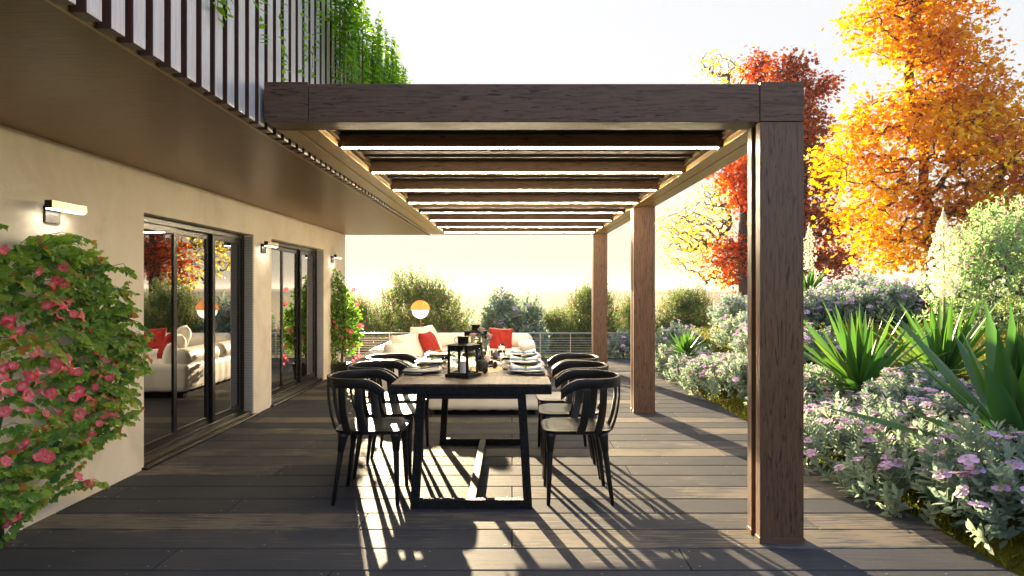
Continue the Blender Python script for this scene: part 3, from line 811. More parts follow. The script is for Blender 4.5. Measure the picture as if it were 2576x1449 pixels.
def tumbler(x, y, label):
    t = thing('glass', label, 'glass', (x, y, TZ + .001), 0, 'water glasses on the table')
    MB().lathe([(0, 0), (.020, 0), (.027, .012), (.0305, .032), (.0285, .056), (.0265, .082), (.0252, .082), (.0270, .056), (.0288, .032), (.0252, .014), (.017, .006), (0, .0055)], 28).build('bowl', M_glass, t, smooth=True)
tumbler(-.041, 4.71, 'nearest water glass right of the bottle vase')
tumbler(-.080, 5.26, 'middle water glass on the right, behind the nearest one')
tumbler(-.085, 5.86, 'farthest water glass on the right end of the table')
tumbler(-.462, 4.75, 'water glass left of the nearest lantern')
tumbler(-.447, 5.33, 'water glass behind the nearest lantern on the left')
tumbler(-.455, 5.9, 'farthest water glass on the left end of the table')

v = thing('bottle_vase', 'matte black narrow-necked bottle vase beside the nearest lantern', 'vase', (-.199, 4.62, TZ))
MB().lathe([(0, 0), (.030, 0), (.036, .006), (.0375, .03), (.036, .058), (.028, .074), (.015, .084), (.0105, .092), (.0105, .104), (.0125, .108), (.009, .108), (.008, .09), (0, .09)], 32).build('body', M_vase, v, smooth=True)

def cone(x, y, z, s, rz, lay, label):
    mb = MB(); gold = 2.39996
    n = 62
    for k in range(n):
        f = k / n; r = .017 * math.sin(PI * (.12 + .86 * f)) ** .8 + .001; zz = .002 + .042 * f; a = gold * k
        M = Matrix.Rotation(a, 3, 'Z')
        q = [M @ Vector(vv) for vv in ((.25 * r, -.003, zz), (.25 * r, .003, zz), (r, .0045, zz + .0045), (r * 1.12, 0, zz + .0065), (r, -.0045, zz + .0045), (r * .9, 0, zz + .0005))]
        mb.add(q, [(0, 1, 2, 3), (0, 3, 4), (0, 5, 2, 1), (0, 4, 5), (5, 4, 3), (5, 3, 2)])
    mb.lathe([(.0005, 0), (.006, .002), (.008, .02), (.001, .045)], 8)
    o = mb.build('pine_cone', M_cone); o.location = (x, y, z); o.scale = (s,) * 3; o.rotation_euler = (R(lay), 0, rz)
    tag(o, label, 'pine cone', 'pine cones on the table')
cone(-.178, 4.48, TZ + .002, 1.05, .4, 0, 'brown pine cone standing upright in front of the bottle vase')
cone(-.125, 4.78, TZ + .002, 1.05, 1.2, 12, 'brown pine cone standing beside the small dark dish')
cone(-.172, 4.90, TZ + .020, .9, 2., 62, 'brown pine cone lying in the small dark dish')
cone(-.165, 5.62, TZ + .002, 1.1, 2.8, 0, 'farthest pine cone, standing by the faceted grey vase')
d = thing('small_dish', 'small shallow dish with a pale rim behind the bottle vase', 'dish', (-.16, 4.90, TZ + .0005))
MB().lathe([(0, 0), (.03, 0), (.06, .014), (.0605, .016), (.03, .004), (0, .0035)], 28).build('bowl', M_darkplate, d, smooth=True)
MB().lathe([(.0606, .0145), (.0615, .0165), (.058, .0172), (.057, .016)], 28).build('rim', M_ceramic, d, smooth=True)
fv = thing('faceted_vase', 'small faceted grey vase near the far pine cone', 'vase', (-.128, 5.45, TZ))
MB().lathe([(0, 0), (.022, 0), (.036, .022), (.028, .05), (.010, .066), (.008, .066), (.008, .05), (0, .05)], 7).build('body', M_stonevase, fv)
MB().tube([(0, 0, .05), (.002, 0, .075), (.008, 0, .085)], .0022, 6).build('stopper_twig', M_twine, fv)
candle(-.178, 4.98, TZ, .020, .075, 'short white candle standing behind the bottle vase')
candle(-.19, 5.58, TZ + .0, .018, .06, 'small dark-bottomed candle beside the far lantern')
ru = MB(); n = 40; ov = [(-.17 + .11 * math.cos(2 * PI * k / n), 4.74 + .20 * math.sin(2 * PI * k / n)) for k in range(n)]
ru.add([(x, y, TZ + .0006) for x, y in ov] + [(x, y, TZ + .0022) for x, y in ov], [tuple(range(n, 2 * n))] + [(k, (k + 1) % n, n + (k + 1) % n, n + k) for k in range(n)])
tag(ru.build('table_mat', M_runner), 'pale oval mat on the tabletop under the bottle vase', 'mat')

# roses in a tall glass vase
def rose_vase():
    t = thing('rose_vase', 'clear glass vase holding three dusty pink roses between the lanterns', 'vase', (-.258, 5.32, TZ))
    MB().lathe([(0, 0), (.028, 0), (.030, .004), (.031, .14), (.029, .14), (.028, .008), (0, .007)], 28).build('glass', M_glass, t, smooth=True)
    return t
rv = rose_vase()
def rose(u, v, label, y=5.3):
    p = P(u, v, y); b = Vector((-.258, 5.32, TZ + .01))
    t = thing('rose', label, 'rose', tuple(b), 0, 'dusty pink roses in the glass vase')
    h = p - b
    MB().tube([(0, 0, 0), h * .45 + Vector((.0, 0, .02)), h * .9 + Vector((0, 0, .004)), h], .0018, 5).build('stem', M_stemgreen, t, smooth=True)
    rg = random.Random(int(u)); mb = MB()
    for ring, (r0, h0, n) in enumerate(((.006, .024, 3), (.012, .025, 4), (.018, .023, 5), (.024, .018, 6))):
        for k in range(n):
            a0 = 2 * PI * k / n + ring * .7; da = 2 * PI / n * .62; vs = []
            for j in range(4):
                f = j / 3; rr = r0 * (.35 + .65 * f ** .6) * (1 + .25 * (f > .9)); zz = -.012 + (h0 + .012) * f
                for m in range(4):
                    a = a0 + da * (m / 3 * 2 - 1); vs.append((h.x + rr * math.cos(a), h.y + rr * math.sin(a), h.z + zz + rg.uniform(-.001, .001) - .003 * (abs(m - 1.5) > 1) * f))
            mb.add(vs, [(j * 4 + m, j * 4 + m + 1, j * 4 + m + 5, j * 4 + m + 4) for j in range(3) for m in range(3)])
    mb.build('bloom', M_rose, t, smooth=True)
    r2 = np.random.default_rng(int(u)); n = 14; f = r2.uniform(.45, .95, n)
    pp = np.array([list(h * float(q)) for q in f])
    V = leaves(pp, rdir(r2, n) * [1, 1, .5], rdir(r2, n), r2.uniform(.025, .045, n), r2.uniform(.018, .028, n), T_LANCE)
    link('leaves', np_mesh('rose_leaves', V, 0, T_LANCE[1], r2.random(n) * .6), LM_rock, t)
rose(1190, 846, 'mauve pink rose leaning left from the glass vase')
rose(1211, 832, 'topmost dusty pink rose in front of the far lantern')
rose(1231, 848, 'pale pink rose leaning right in front of the red pillow')

# ------------------------------------------------------------------ sofa corner
def rbox(x0, x1, y0, y1, z0, z1, r, step=.04, disp=None):
    mb = MB(); c = [(x0, x1), (y0, y1), (z0, z1)]
    for ax in range(3):
        o = [i for i in range(3) if i != ax]
        na, nb = [max(4, int((c[i][1] - c[i][0]) / step)) for i in o]
        for s in (0, 1):
            vs = []
            for i in range(na + 1):
                for j in range(nb + 1):
                    p = [0, 0, 0]; p[ax] = c[ax][s]; p[o[0]] = c[o[0]][0] + (c[o[0]][1] - c[o[0]][0]) * i / na; p[o[1]] = c[o[1]][0] + (c[o[1]][1] - c[o[1]][0]) * j / nb
                    q = [min(max(p[k], c[k][0] + r), c[k][1] - r) for k in range(3)]
                    d = Vector(p) - Vector(q); d.normalize()
                    e = disp(p, ax) if disp else 0
                    vs.append(Vector(q) + d * (r + e))
            fs = []
            for i in range(na):
                for j in range(nb):
                    a = i * (nb + 1) + j; f = (a, a + 1, a + nb + 2, a + nb + 1)
                    fs.append(f if (s == 1) == (ax != 1) else f[::-1])
            mb.add(vs, fs)
    return mb
def weld(o):
    m = o.modifiers.new('Weld', 'WELD'); m.merge_threshold = .0005
    return o
def tuft(cx, cz, amp, cy=None):
    def f(p, ax):
        if ax == 0: a, b = p[1] / cx, p[2] / cz
        elif ax == 1: a, b = p[0] / cx, p[2] / cz
        else: a, b = p[0] / cx, p[1] / cx
        return amp * ((abs(math.sin(PI * a)) * abs(math.sin(PI * b))) ** .4 - .6)
    return f
def sofa():
    ot = thing('ottoman', 'cream tufted ottoman behind the dining table', 'ottoman', (-.28, 7.4, 0))
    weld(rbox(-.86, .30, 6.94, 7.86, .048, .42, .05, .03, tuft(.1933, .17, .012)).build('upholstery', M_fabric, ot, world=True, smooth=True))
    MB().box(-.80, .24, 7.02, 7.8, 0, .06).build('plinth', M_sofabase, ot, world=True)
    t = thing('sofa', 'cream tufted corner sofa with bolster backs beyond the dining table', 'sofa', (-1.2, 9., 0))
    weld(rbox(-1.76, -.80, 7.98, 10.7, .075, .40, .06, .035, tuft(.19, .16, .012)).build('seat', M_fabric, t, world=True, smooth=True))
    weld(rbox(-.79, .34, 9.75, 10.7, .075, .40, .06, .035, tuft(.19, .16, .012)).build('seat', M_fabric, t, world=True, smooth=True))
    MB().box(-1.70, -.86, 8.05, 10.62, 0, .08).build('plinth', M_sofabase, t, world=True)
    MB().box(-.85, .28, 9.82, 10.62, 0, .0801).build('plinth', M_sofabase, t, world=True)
    def bolster(x0, x1, y0, y1, z0, z1):
        weld(rbox(x0, x1, y0, y1, z0, z1, .11, .035).build('bolster', M_fabric, t, world=True, smooth=True))
    for y in (8.05, 8.92, 9.80): bolster(-1.75, -1.49, y, y + .84, .37, .575)
    for x in (-1.2, -.42): bolster(x, x + .74, 10.42, 10.68, .39, .60)
    weld(rbox(.10, .34, 9.76, 10.40, .39, .52, .05, .03).build('armrest', M_fabric, t, world=True, smooth=True))
sofa()
def pillow(name, mat, w, h, th, loc, rot, label, cat, grp):
    vs = []; fs = []; n = 22
    for s in (1, -1):
        for i in range(n + 1):
            for j in range(n + 1):
                a, b = i / n * 2 - 1, j / n * 2 - 1
                x = a * w / 2 * (1 - .07 * (1 - b * b)); z = b * h / 2 * (1 - .07 * (1 - a * a))
                y = s * th / 2 * ((1 - a ** 4) * (1 - b ** 4)) ** .55 * (1 + .06 * math.sin(9 * a + 4 * b))
                vs.append((x, y, z))
    m = (n + 1) ** 2
    for k in range(2):
        for i in range(n):
            for j in range(n):
                a = k * m + i * (n + 1) + j; f = (a, a + n + 1, a + n + 2, a + 1); fs.append(f if k else f[::-1])
    o = MB().add(vs, fs).build(name, mat, smooth=True); weld(o)
    o.location = loc; o.rotation_euler = rot; tag(o, label, cat, grp)
pillow('cushion', M_cushion, .44, .30, .18, (-1.40, 8.28, .50), (R(-14), 0, R(72)), 'small cream cushion at the left end of the sofa', 'cushion', 'cushions on the sofa')
pillow('cushion', M_cushion, .50, .37, .20, (-1.32, 8.62, .545), (R(-24), 0, R(62)), 'middle cream cushion on the left side of the sofa', 'cushion', 'cushions on the sofa')
pillow('cushion', M_cushion, .52, .44, .20, (-1.14, 9.12, .59), (R(-24), 0, R(64)), 'tall cream cushion behind the left red pillow', 'cushion', 'cushions on the sofa')
pillow('pillow', M_red, .40, .38, .15, (-1.06, 8.86, .555), (R(-26), 0, R(76)), 'red pillow leaning on cream cushions at the left of the sofa', 'pillow', 'red pillows on the sofa')
pillow('pillow', M_red, .36, .35, .14, (-.17, 10.20, .53), (R(-16), R(3), R(4)), 'red pillow standing upright behind the pink roses', 'pillow', 'red pillows on the sofa')
st = thing('side_stool', 'round terracotta side stool behind the farthest right chair', 'stool', (.71, 10.0, 0))
MB().lathe([(0, 0), (.135, 0), (.145, .01), (.145, .235), (.138, .245), (0, .245)], 32).build('drum', M_stool, st, smooth=False, bevel=.003)
MB().lathe([(0, .2455), (.125, .2455), (.13, .25), (0, .252)], 32).build('top', M_stool, st, smooth=True)

def floor_lamp():
    Y = 9.55
    c = P(1057.5, 780, Y); r = 24.5 / F * Y
    t = thing('floor_lamp', 'floor lamp with a half amber half opal disc shade beside the sofa', 'floor lamp', (c.x, Y, 0))
    z = c.z
    MB().lathe([(0, 0), (.13, 0), (.13, .012), (.02, .018), (0, .018)], 28).build('base', M_bronze, t, smooth=True)
    MB().tube([(.004, 0, .015), (.004, 0, z - .02)], .008, 10).build('pole', M_bronze, t, smooth=True)
    MX = Matrix.Rotation(PI / 2, 3, 'X')
    # upper half: amber glass shell; lower half: opal glowing disc
    def half(sgn, rr, depth):
        vs = []; fs = []; n = 26; m = 7
        for s in (1, -1):
            for i in range(n + 1):
                a = PI * i / n
                for j in range(m + 1):
                    f = j / m
                    vs.append((rr * f * math.cos(a), s * depth * math.sqrt(max(0, 1 - f * f)), z + sgn * rr * f * math.sin(a) + sgn * .001))
        k = (n + 1) * (m + 1)
        for q in range(2):
            for i in range(n):
                for j in range(m):
                    a = q * k + i * (m + 1) + j; fs.append((a, a + 1, a + m + 2, a + m + 1))
        return MB().add(vs, fs)
    half(1, r, .085).build('amber_shade', M_amberthin, t, smooth=True)
    half(-1, r * .86, .06).build('opal_shade', M_globe, t, smooth=True)
    MB().lathe([(0, -.03), (.028, -.02), (.038, 0), (.028, .02), (0, .03)], 18, (0, 0, z + .012)).build('bulb_holder', M_bronze, t, smooth=True)
    MB().tube([(.0, 0, z + .03), (0, 0, z + r - .01)], .006, 8).build('upper_stem', M_bronze, t, smooth=True)
    MB().tube([(.0, 0, z - r * .9), (.06, 0, z - r * .9)], .004, 8).build('dimmer_switch', M_bronze, t, smooth=True)
def amberthin():
    m, nt, out = newmat('amber_blown_glass')
    tr = N(nt, 'ShaderNodeBsdfTranslucent'); tr.inputs['Color'].default_value = (.66, .36, .14, 1)
    tp = N(nt, 'ShaderNodeBsdfTransparent'); tp.inputs['Color'].default_value = (.95, .60, .30, 1)
    gl = N(nt, 'ShaderNodeBsdfGlossy', i_Roughness=.08)
    m1 = N(nt, 'ShaderNodeMixShader'); m1.inputs[0].default_value = .0; L(nt, tr, 'BSDF', m1, 1); L(nt, tp, 'BSDF', m1, 2)
    fr = N(nt, 'ShaderNodeFresnel', i_IOR=1.4)
    m2 = N(nt, 'ShaderNodeMixShader'); L(nt, fr, 'Fac', m2, 0); L(nt, m1, 'Shader', m2, 1); L(nt, gl, 'BSDF', m2, 2); L(nt, m2, 'Shader', out, 'Surface')
    return m
M_amberthin = amberthin()
floor_lamp()

# ------------------------------------------------------------------ plants
def petal_flower(name, mat, r, n=5, cup=.25, seed=0, wid=.95):
    """five round petals and an orange centre, facing +z"""
    rg = np.random.default_rng(seed); vs = []; fs = []; col = []
    for k in range(n):
        a = 2 * PI * k / n + rg.normal() * .08; tilt = cup + rg.normal() * .14
        c, s = math.cos(a), math.sin(a); o = len(vs)
        pr = [(.06, .06), (.40, .34), (.75, .52), (.98, .36), (1.04, 0.)]
        pts = [(0, 0)] + [(l, w * wid) for l, w in pr] + [(l, -w * wid) for l, w in reversed(pr[:-1])]
        for l, w in pts:
            z = l * math.sin(tilt) * .6 + .10 * (w * w) * 2 - .16 * l * l + rg.normal() * .015
            vs.append(((l * c - w * s) * r, (l * s + w * c) * r, z * r)); col.append(rg.uniform(.1, .85))
        m = len(pts)
        for q in range(1, m - 1): fs.append((o, o + q, o + q + 1))
    o = len(vs); m = 8
    vs.append((0, 0, .16 * r)); col.append(1.)
    for k in range(m): vs.append((.15 * r * math.cos(2 * PI * k / m), .15 * r * math.sin(2 * PI * k / m), .07 * r)); col.append(1.)
    for k in range(m): fs.append((o, o + 1 + k, o + 1 + (k + 1) % m))
    me = bpy.data.meshes.new(name); me.from_pydata(vs, [], fs); me.update()
    a = me.attributes.new('rnd', 'FLOAT', 'POINT'); a.data.foreach_set('value', np.asarray(col, np.float32))
    me.materials.append(mat); me.polygons.foreach_set('use_smooth', [True] * len(me.polygons))
    return me
ROCK_FLOWERS = [petal_flower('rockrose_flower', LM_petal, .040, seed=k) for k in range(4)]

def rockrose_proto(seed, nt_=270, nf=24, rad=.5, ht=.46, lsc=1.):
    rg = np.random.default_rng(seed)
    t = thing('rockrose_shrub', 'x', 'shrub')
    # twig tips through a lumpy dome
    lob = [(rg.uniform(-.26, .26), rg.uniform(-.26, .26), rg.uniform(.8, 1.1)) for _ in range(6)]
    th = rg.uniform(0, 2 * PI, nt_); q = rg.random(nt_) ** .5
    rr = q * rad; zz = ht * np.sqrt(np.maximum(0, 1 - q ** 2.6)) * rg.uniform(.55, 1.08, nt_) + .03
    tips = np.stack([rr * np.cos(th), rr * np.sin(th), zz], -1)
    for lx, ly, lm in lob:
        d2 = (tips[:, 0] - lx) ** 2 + (tips[:, 1] - ly) ** 2; tips[:, 2] *= 1 + (lm - 1) * 1.6 * np.exp(-d2 / .03)
    A, par, leaf = grow([(0, 0, 0), (0, 0, .06)], tips[rg.choice(nt_, min(nt_, 90), False)] * .82, rg, .1)
    mb = MB(); limb_mesh(mb, A, par, .0016, .5, .02, sides=4)
    mb.build('stems', M_twig, t, smooth=True)
    pp, dd, nn, ll, ww, cc = [], [], [], [], [], []
    for i in range(nt_):
        tip = tips[i]; base = tip * np.array([.72, .72, .62]) ; ax = tip - base; l = np.linalg.norm(ax); axn = ax / l
        axn = unit(axn + np.array([0, 0, .5])); L_ = lsc * rg.uniform(.10, .17)
        k = rg.integers(5, 8); tone = rg.normal() * .17 + .42
        for j in range(k):
            f = j / (k - 1); c = tip - axn * L_ * (1 - f); a0 = rg.uniform(0, PI)
            for side in (0, 1):
                a = a0 + PI * side + j * PI / 2
                u = unit(np.cross(axn, [.31, .2, .9])); w = np.cross(axn, u)
                out = u * math.cos(a) + w * math.sin(a)
                pp.append(c); dd.append(out * (1 - .45 * f) + axn * (.35 + .6 * f)); nn.append(axn + out * -.3 + rg.normal(size=3) * .25)
                s = lsc * rg.uniform(.048, .076) * (1 - .25 * (f > .9)); ll.append(s); ww.append(s * rg.uniform(.42, .54)); cc.append(np.clip(tone + rg.normal() * .14 + .18 * f, 0, 1))
    V = leaves(np.array(pp), np.array(dd), np.array(nn), np.array(ll), np.array(ww), T_LANCE)
    link('foliage', np_mesh('rockrose_foliage', V, 0, T_LANCE[1], np.array(cc)), LM_rock, t)
    up = [i for i in range(nt_) if tips[i, 2] > .16]
    for i in rg.choice(up, nf, False):
        o = bpy.data.objects.new('flower', ROCK_FLOWERS[int(rg.integers(4))]); COL.objects.link(o); o.parent = t
        p = tips[i] * 1.02 + np.array([0, 0, .018]); o.location = p
        d = Vector((tips[i][0] * .7, tips[i][1] * .7, .75 + rg.uniform(0, .3))); d += Vector(rg.normal(size=3) * .18)
        o.rotation_euler = d.to_track_quat('Z', 'Y').to_euler(); s = lsc * rg.uniform(.74, 1.05); o.scale = (s, s, s)
    return t
RP = [rockrose_proto(11, nf=72), rockrose_proto(12, nf=60), rockrose_proto(13, nf=92), rockrose_proto(14, nf=48), rockrose_proto(15, 560, 70, .66, 1.45, 1.5)]
used = [False] * 5
def rockrose(x, y, k, label, sc=1., z=None, rz=None, grp='rockrose shrubs in the garden'):
    zz = float(terrain(x, y)) - .02 if z is None else z
    rz = (x * 7.3 + y * 3.1) % 6.28 if rz is None else rz
    p = RP[k]
    if not used[k]:
        used[k] = True; p.location = (x, y, zz); p['_loc'] = (x, y, zz); p.rotation_euler = (0, 0, rz); p.scale = (sc,) * 3 if not hasattr(sc, '__len__') else sc
        p['label'] = label; p['group'] = grp
    else: dup(p, (x, y, zz), rz, label, grp, sc)
rock = [
    (2.66, 3.42, 0, 1.1, 'nearest grey-green rockrose, spilling over the deck corner at lower right'),
    (2.54, 4.12, 1, 1.05, 'pink-flowered rockrose on the deck edge below the big foreground yucca'),
    (2.50, 4.85, 2, 1.05, 'densely flowering rockrose on the deck edge just right of the front post'),
    (2.54, 5.6, 0, 1.0, 'rockrose on the deck edge behind the front post, below the left yucca'),
    (3.12, 4.60, 2, (.95, .95, .72), 'rockrose full of pink blooms left of the big yucca leaves'),
    (3.22, 5.35, 1, (.9, .9, .66), 'rockrose in front of the trunk of the left yucca'),
    (3.3, 3.3, 3, .85, 'shaded blue-grey rockrose under the big foreground yucca'),
    (2.72, 6.5, 3, .9, 'rockrose hidden mostly by the front post, beside the lawn'),
    (2.68, 7.75, 1, .95, 'rockrose at the lawn edge, right of the middle post'),
    (2.55, 8.45, 2, .95, 'rockrose with pale blooms spilling on the deck right of the middle post'),
    (2.55, 9.3, 0, .95, 'rockrose on the deck edge below the small yucca'),
    (2.5, 10.3, 3, .95, 'rockrose on the deck edge behind the middle post'),
    (2.75, 11.4, 1, 1.0, 'bluish rockrose at the deck edge near the railing end'),
    (3.42, 8.1, 0, 1.1, 'tall leafy rockrose seen just left of the front post'),
    (3.42, 9.0, 2, 1.05, 'flowering rockrose right of the small yucca'),
    (3.45, 10.0, 1, 1.05, 'rockrose behind the small yucca'),
    (3.75, 11.0, 2, 1.1, 'rockrose high on the slope under the scarlet maple'),
    (4.25, 10.2, 0, 1.15, 'pale rockrose on the slope just left of the front post'),
    (4.05, 12.2, 3, 1.1, 'farthest rockrose on the slope below the yellow tree'),
    (4.70, 10.2, 1, 1.15, 'rockrose hedge plant on the mound nearest the front post'),
    (5.30, 9.9, 2, 1.2, 'rockrose hedge plant on the mound above the left yucca'),
    (5.85, 10.3, 0, 1.2, 'rockrose hedge plant on the mound under the orange maple trunk'),
    (6.35, 9.9, 3, 1.1, 'rockrose hedge plant on the mound behind the white flower spike'),
    (5.6, 11.2, 1, 1.3, 'rockrose at the back of the mound hedge'),
]
for x, y, k, sc, lab in rock: rockrose(x, y, k, lab, sc)
rockrose(2.12, 13.05, 1, 'dark rockrose beyond the railing end, between the far and middle posts', 1.15, z=-.1)
rockrose(.02, 13.9, 4, 'big blue-green rockrose with large pink blooms behind the railing', 1.12, z=-.3)

def shrub_proto(name, seed, lm, lobes, n_tw, leaf, k_leaf, rise=.0):
    """loose twiggy shrub: lobes (x,y,z,r); long thin twigs with many small leaves"""
    rg = np.random.default_rng(seed)
    t = thing(name, 'x', 'shrub'); pts = []
    per = np.array([l[3] ** 2 for l in lobes]); per = per / per.sum()
    for (x, y, z, r), f in zip(lobes, per):
        n = int(n_tw * f); d = rdir(rg, n); q = rg.random(n) ** .4
        d[:, 2] = np.abs(d[:, 2]) * 1.15 - .25
        pts.append(np.array([x, y, z]) + d * q[:, None] * r * rg.uniform(.7, 1.32, n)[:, None])
    pts = np.concatenate(pts); pts = pts[pts[:, 2] > .05]
    A, par, lf = grow([(0, 0, -.1), (0, 0, .05)], pts[rg.choice(len(pts), min(len(pts), 420), False)] * .93, rg, .12)
    mb = MB(); limb_mesh(mb, A, par, .0022, .5, .03, sides=4); mb.build('stems', M_twig, t, smooth=True)
    n = len(pts); c0 = np.array([0, 0, .1])
    ax = unit(unit(pts - c0) + np.array([0, 0, .55]) + rg.normal(size=(n, 3)) * .3)
    L_ = rg.uniform(.12, .30, n)
    idx = np.repeat(np.arange(n), k_leaf); f = np.tile(np.linspace(0, 1, k_leaf), n)
    pp = pts[idx] - ax[idx] * (L_[idx] * (1 - f))[:, None]
    dd = ax[idx] * .5 + rdir(rg, len(idx)) * .85
    ll = rg.uniform(.7, 1.25, len(idx)) * leaf
    tone = np.clip(rg.normal(size=n) * .18 + .4, 0, .8)[idx] + rg.normal(size=len(idx)) * .12
    tone = np.where(rg.random(len(idx)) < .07, .96 + .04 * rg.random(len(idx)), np.clip(tone, 0, .86))
    V = leaves(pp, dd, rdir(rg, len(idx)), ll, ll * .42, T_SMALL)
    link('foliage', np_mesh(name + '_foliage', V, 0, T_SMALL[1], tone), lm, t)
    return t
s1 = shrub_proto('flowering_shrub', 21, LM_abelia, [(0, 0, 1.0, .85), (-.62, .1, .7, .62), (.62, 0, .75, .62), (-.2, 0, 1.45, .55), (.3, 0, 1.35, .5), (-.95, 0, .45, .42), (.95, 0, .5, .42), (0, -.2, .5, .7)], 4200, .046, 10)
def put(o, x, y, z, rz, sc, lab, grp=None):
    o.location = (x, y, z); o['_loc'] = (x, y, z); o.rotation_euler = (0, 0, rz); o.scale = sc; o['label'] = lab
    if grp: o['group'] = grp
G2 = 'twiggy green shrubs behind the railing'
put(s1, -1.95, 14.3, -.4, 0, (1.14, .9, 1.1), 'widest twiggy green shrub with pink buds, behind the floor lamp', G2)
dup(s1, (1.72, 14.6, -.4), 2.2, 'twiggy green shrub behind the railing beside the far post', G2, (.84, .7, 1.02))
dup(s1, (3.68, 14.4, -.15), 4., 'bushy green shrub right of the middle post, under the yellow tree', G2, (.95, .8, .82))
dup(s1, (.95, 15.6, -.5), 3.1, 'pale green shrub set back between the big rockrose and the far post', G2, (.7, .7, .74))
dup(s1, (2.75, 15.4, -.4), 5.2, 'pale green shrub set back between the far and middle posts', G2, (.7, .7, .82))
dup(s1, (-3.35, 14.6, -.4), 1.3, 'green shrub behind the potted bougainvillea at the railing', G2, (.75, .7, .85))
s2 = shrub_proto('lime_shrub', 22, LM_lime, [(0, 0, .9, .75), (-.55, 0, .55, .55), (.6, .1, .7, .6), (.25, 0, 1.3, .5), (-.3, 0, 1.05, .5), (1.0, 0, 1.0, .7), (-.85, -.1, .25, .4), (.3, -.4, .3, .6), (1.3, -.2, .5, .6)], 1900, .062, 10)
zt = float(terrain(5.75, 8.1))
put(s2, 5.75, 8.1, zt - .05, .4, (1.0, .9, .95), 'tall lime-green shrub on the mound at the right edge of the photo')

# yuccas
def yucca(x, y, z, Llen, wid, n, label, seed, trunk=.2, upb=0., spike=None):
    rg = np.random.default_rng(seed)
    t = thing('yucca', label, 'yucca', (x, y, z))
    pr = MB()
    pr.lathe([(.05, -.15), (.045, 0), (.05, trunk * .6), (.035, trunk + .02), (.0, trunk + .04)], 9); pr.build('trunk', M_yuccabark, t, smooth=True)
    vs = []; fs = []; col = []; gold = 2.39996; S = 9
    prof = [.45, .62, .82, .96, 1., .95, .78, .50, .22, .02]
    for k in range(n):
        f = k / (n - 1)                                   # 0 = innermost, upright
        el = R(86) - R(100) * f ** 1.15 + rg.normal() * .09 + upb * (1 - f); a = gold * k + rg.normal() * .15
        l = Llen * rg.uniform(.82, 1.08) * (.72 + .28 * min(1, f * 3)); w = wid * rg.uniform(.85, 1.1)
        droop = rg.uniform(.05, .22) * (.4 + f); tone = np.clip(rg.normal() * .15 + (.22 if wid > .1 else .45) + .1 * (1 - f), 0, 1)
        o = len(vs); p = np.array([0, 0, trunk + .02 * (1 - f)]); h = np.array([math.cos(a), math.sin(a), 0]); side = np.array([-math.sin(a), math.cos(a), 0])
        e = el
        for j in range(S + 1):
            d = h * math.cos(e) + np.array([0, 0, 1.]) * math.sin(e); nn = np.cross(side, d)
            ww = w * prof[j] / 2; ch_ = .55 * ww
            for q, (sx, sn) in enumerate(((-1, ch_), (-.5, ch_ * .3), (0, 0), (.5, ch_ * .3), (1, ch_))):
                vs.append(tuple(p + side * sx * ww - nn * sn * -1)); col.append(float(np.clip(tone + (.12 if abs(sx) == 1 else 0) + .1 * (j / S - .5), 0, 1)))
            p = p + d * l / S; e -= droop * 1.2 / S * (j / S + .3) * 2
        for j in range(S):
            for q in range(4):
                b = o + j * 5 + q; fs.append((b, b + 1, b + 6, b + 5))
    me = bpy.data.meshes.new('yucca_rosette'); me.from_pydata(vs, [], fs); me.update()
    at = me.attributes.new('rnd', 'FLOAT', 'POINT'); at.data.foreach_set('value', np.asarray(col, np.float32))
    link('rosette', me, LM_yucca, t, smooth=True)
    if spike:
        h0, h1, r, nb = spike
        MB().tube([(0, 0, trunk), (.01, 0, h0), (.0, 0, h1)], [.014, .011, .004], 8).build('flower_stalk', M_stemgreen, t, smooth=True)
        bl = MB(); 
        tmpl = [(.004, 0), (.30, -.12), (.46, -.42), (.44, -.78), (.30, -1.0)]
        for k in range(nb):
            f = k / nb; zz = h0 + (h1 - h0) * f; a = gold * k; q = r * (math.sin(PI * min(1, .25 + .75 * f)) ** .7) * rg.uniform(.5, 1.05) * (1.0 if f < .85 else .6)
            s = .042 * rg.uniform(.8, 1.2) * (1 - .35 * f)
            c = (q * math.cos(a), q * math.sin(a), zz + rg.uniform(-.02, .02))
            M = (Vector((.35 * math.cos(a), .35 * math.sin(a), 1)) + Vector(rg.normal(size=3) * .15)).to_track_quat('Z', 'Y').to_matrix() @ Matrix.Scale(s, 3)
            bl.lathe(tmpl, 7, c, M)
            bl.tube([(0, 0, zz + .03), c], .0022, 3, cap=False)
        o = bl.build('flower_spike', LM_bell, t, smooth=True)
        at = o.data.attributes.new('rnd', 'FLOAT', 'POINT'); at.data.foreach_set('value', rg.random(len(o.data.vertices)).astype(np.float32))
    return t
def ty(x, y): return float(terrain(x, y))
yucca(3.17, 6.2, .16, .92, .076, 60, 'bright green yucca on a short dark trunk right of the front post', 31, trunk=.20)
yucca(3.98, 6.3, .30, .92, .076, 56, 'yucca under the white flower spike, right of the first one', 32, trunk=.16, spike=(.95, 1.72, .125, 150))
yucca(2.95, 3.95, .11, 1.02, .135, 40, 'largest yucca with broad dark leaves at the right edge of the photo', 33, trunk=.22, upb=.1)
yucca(2.45, 9.6, .22, .42, .05, 40, 'small yucca among rockroses right of the middle post', 34, trunk=.14)
yucca(5.66, 13.0, .98, .62, .08, 34, 'far yucca with a white spike, just right of the front post', 35, trunk=.2, spike=(.70, 1.55, .13, 130))

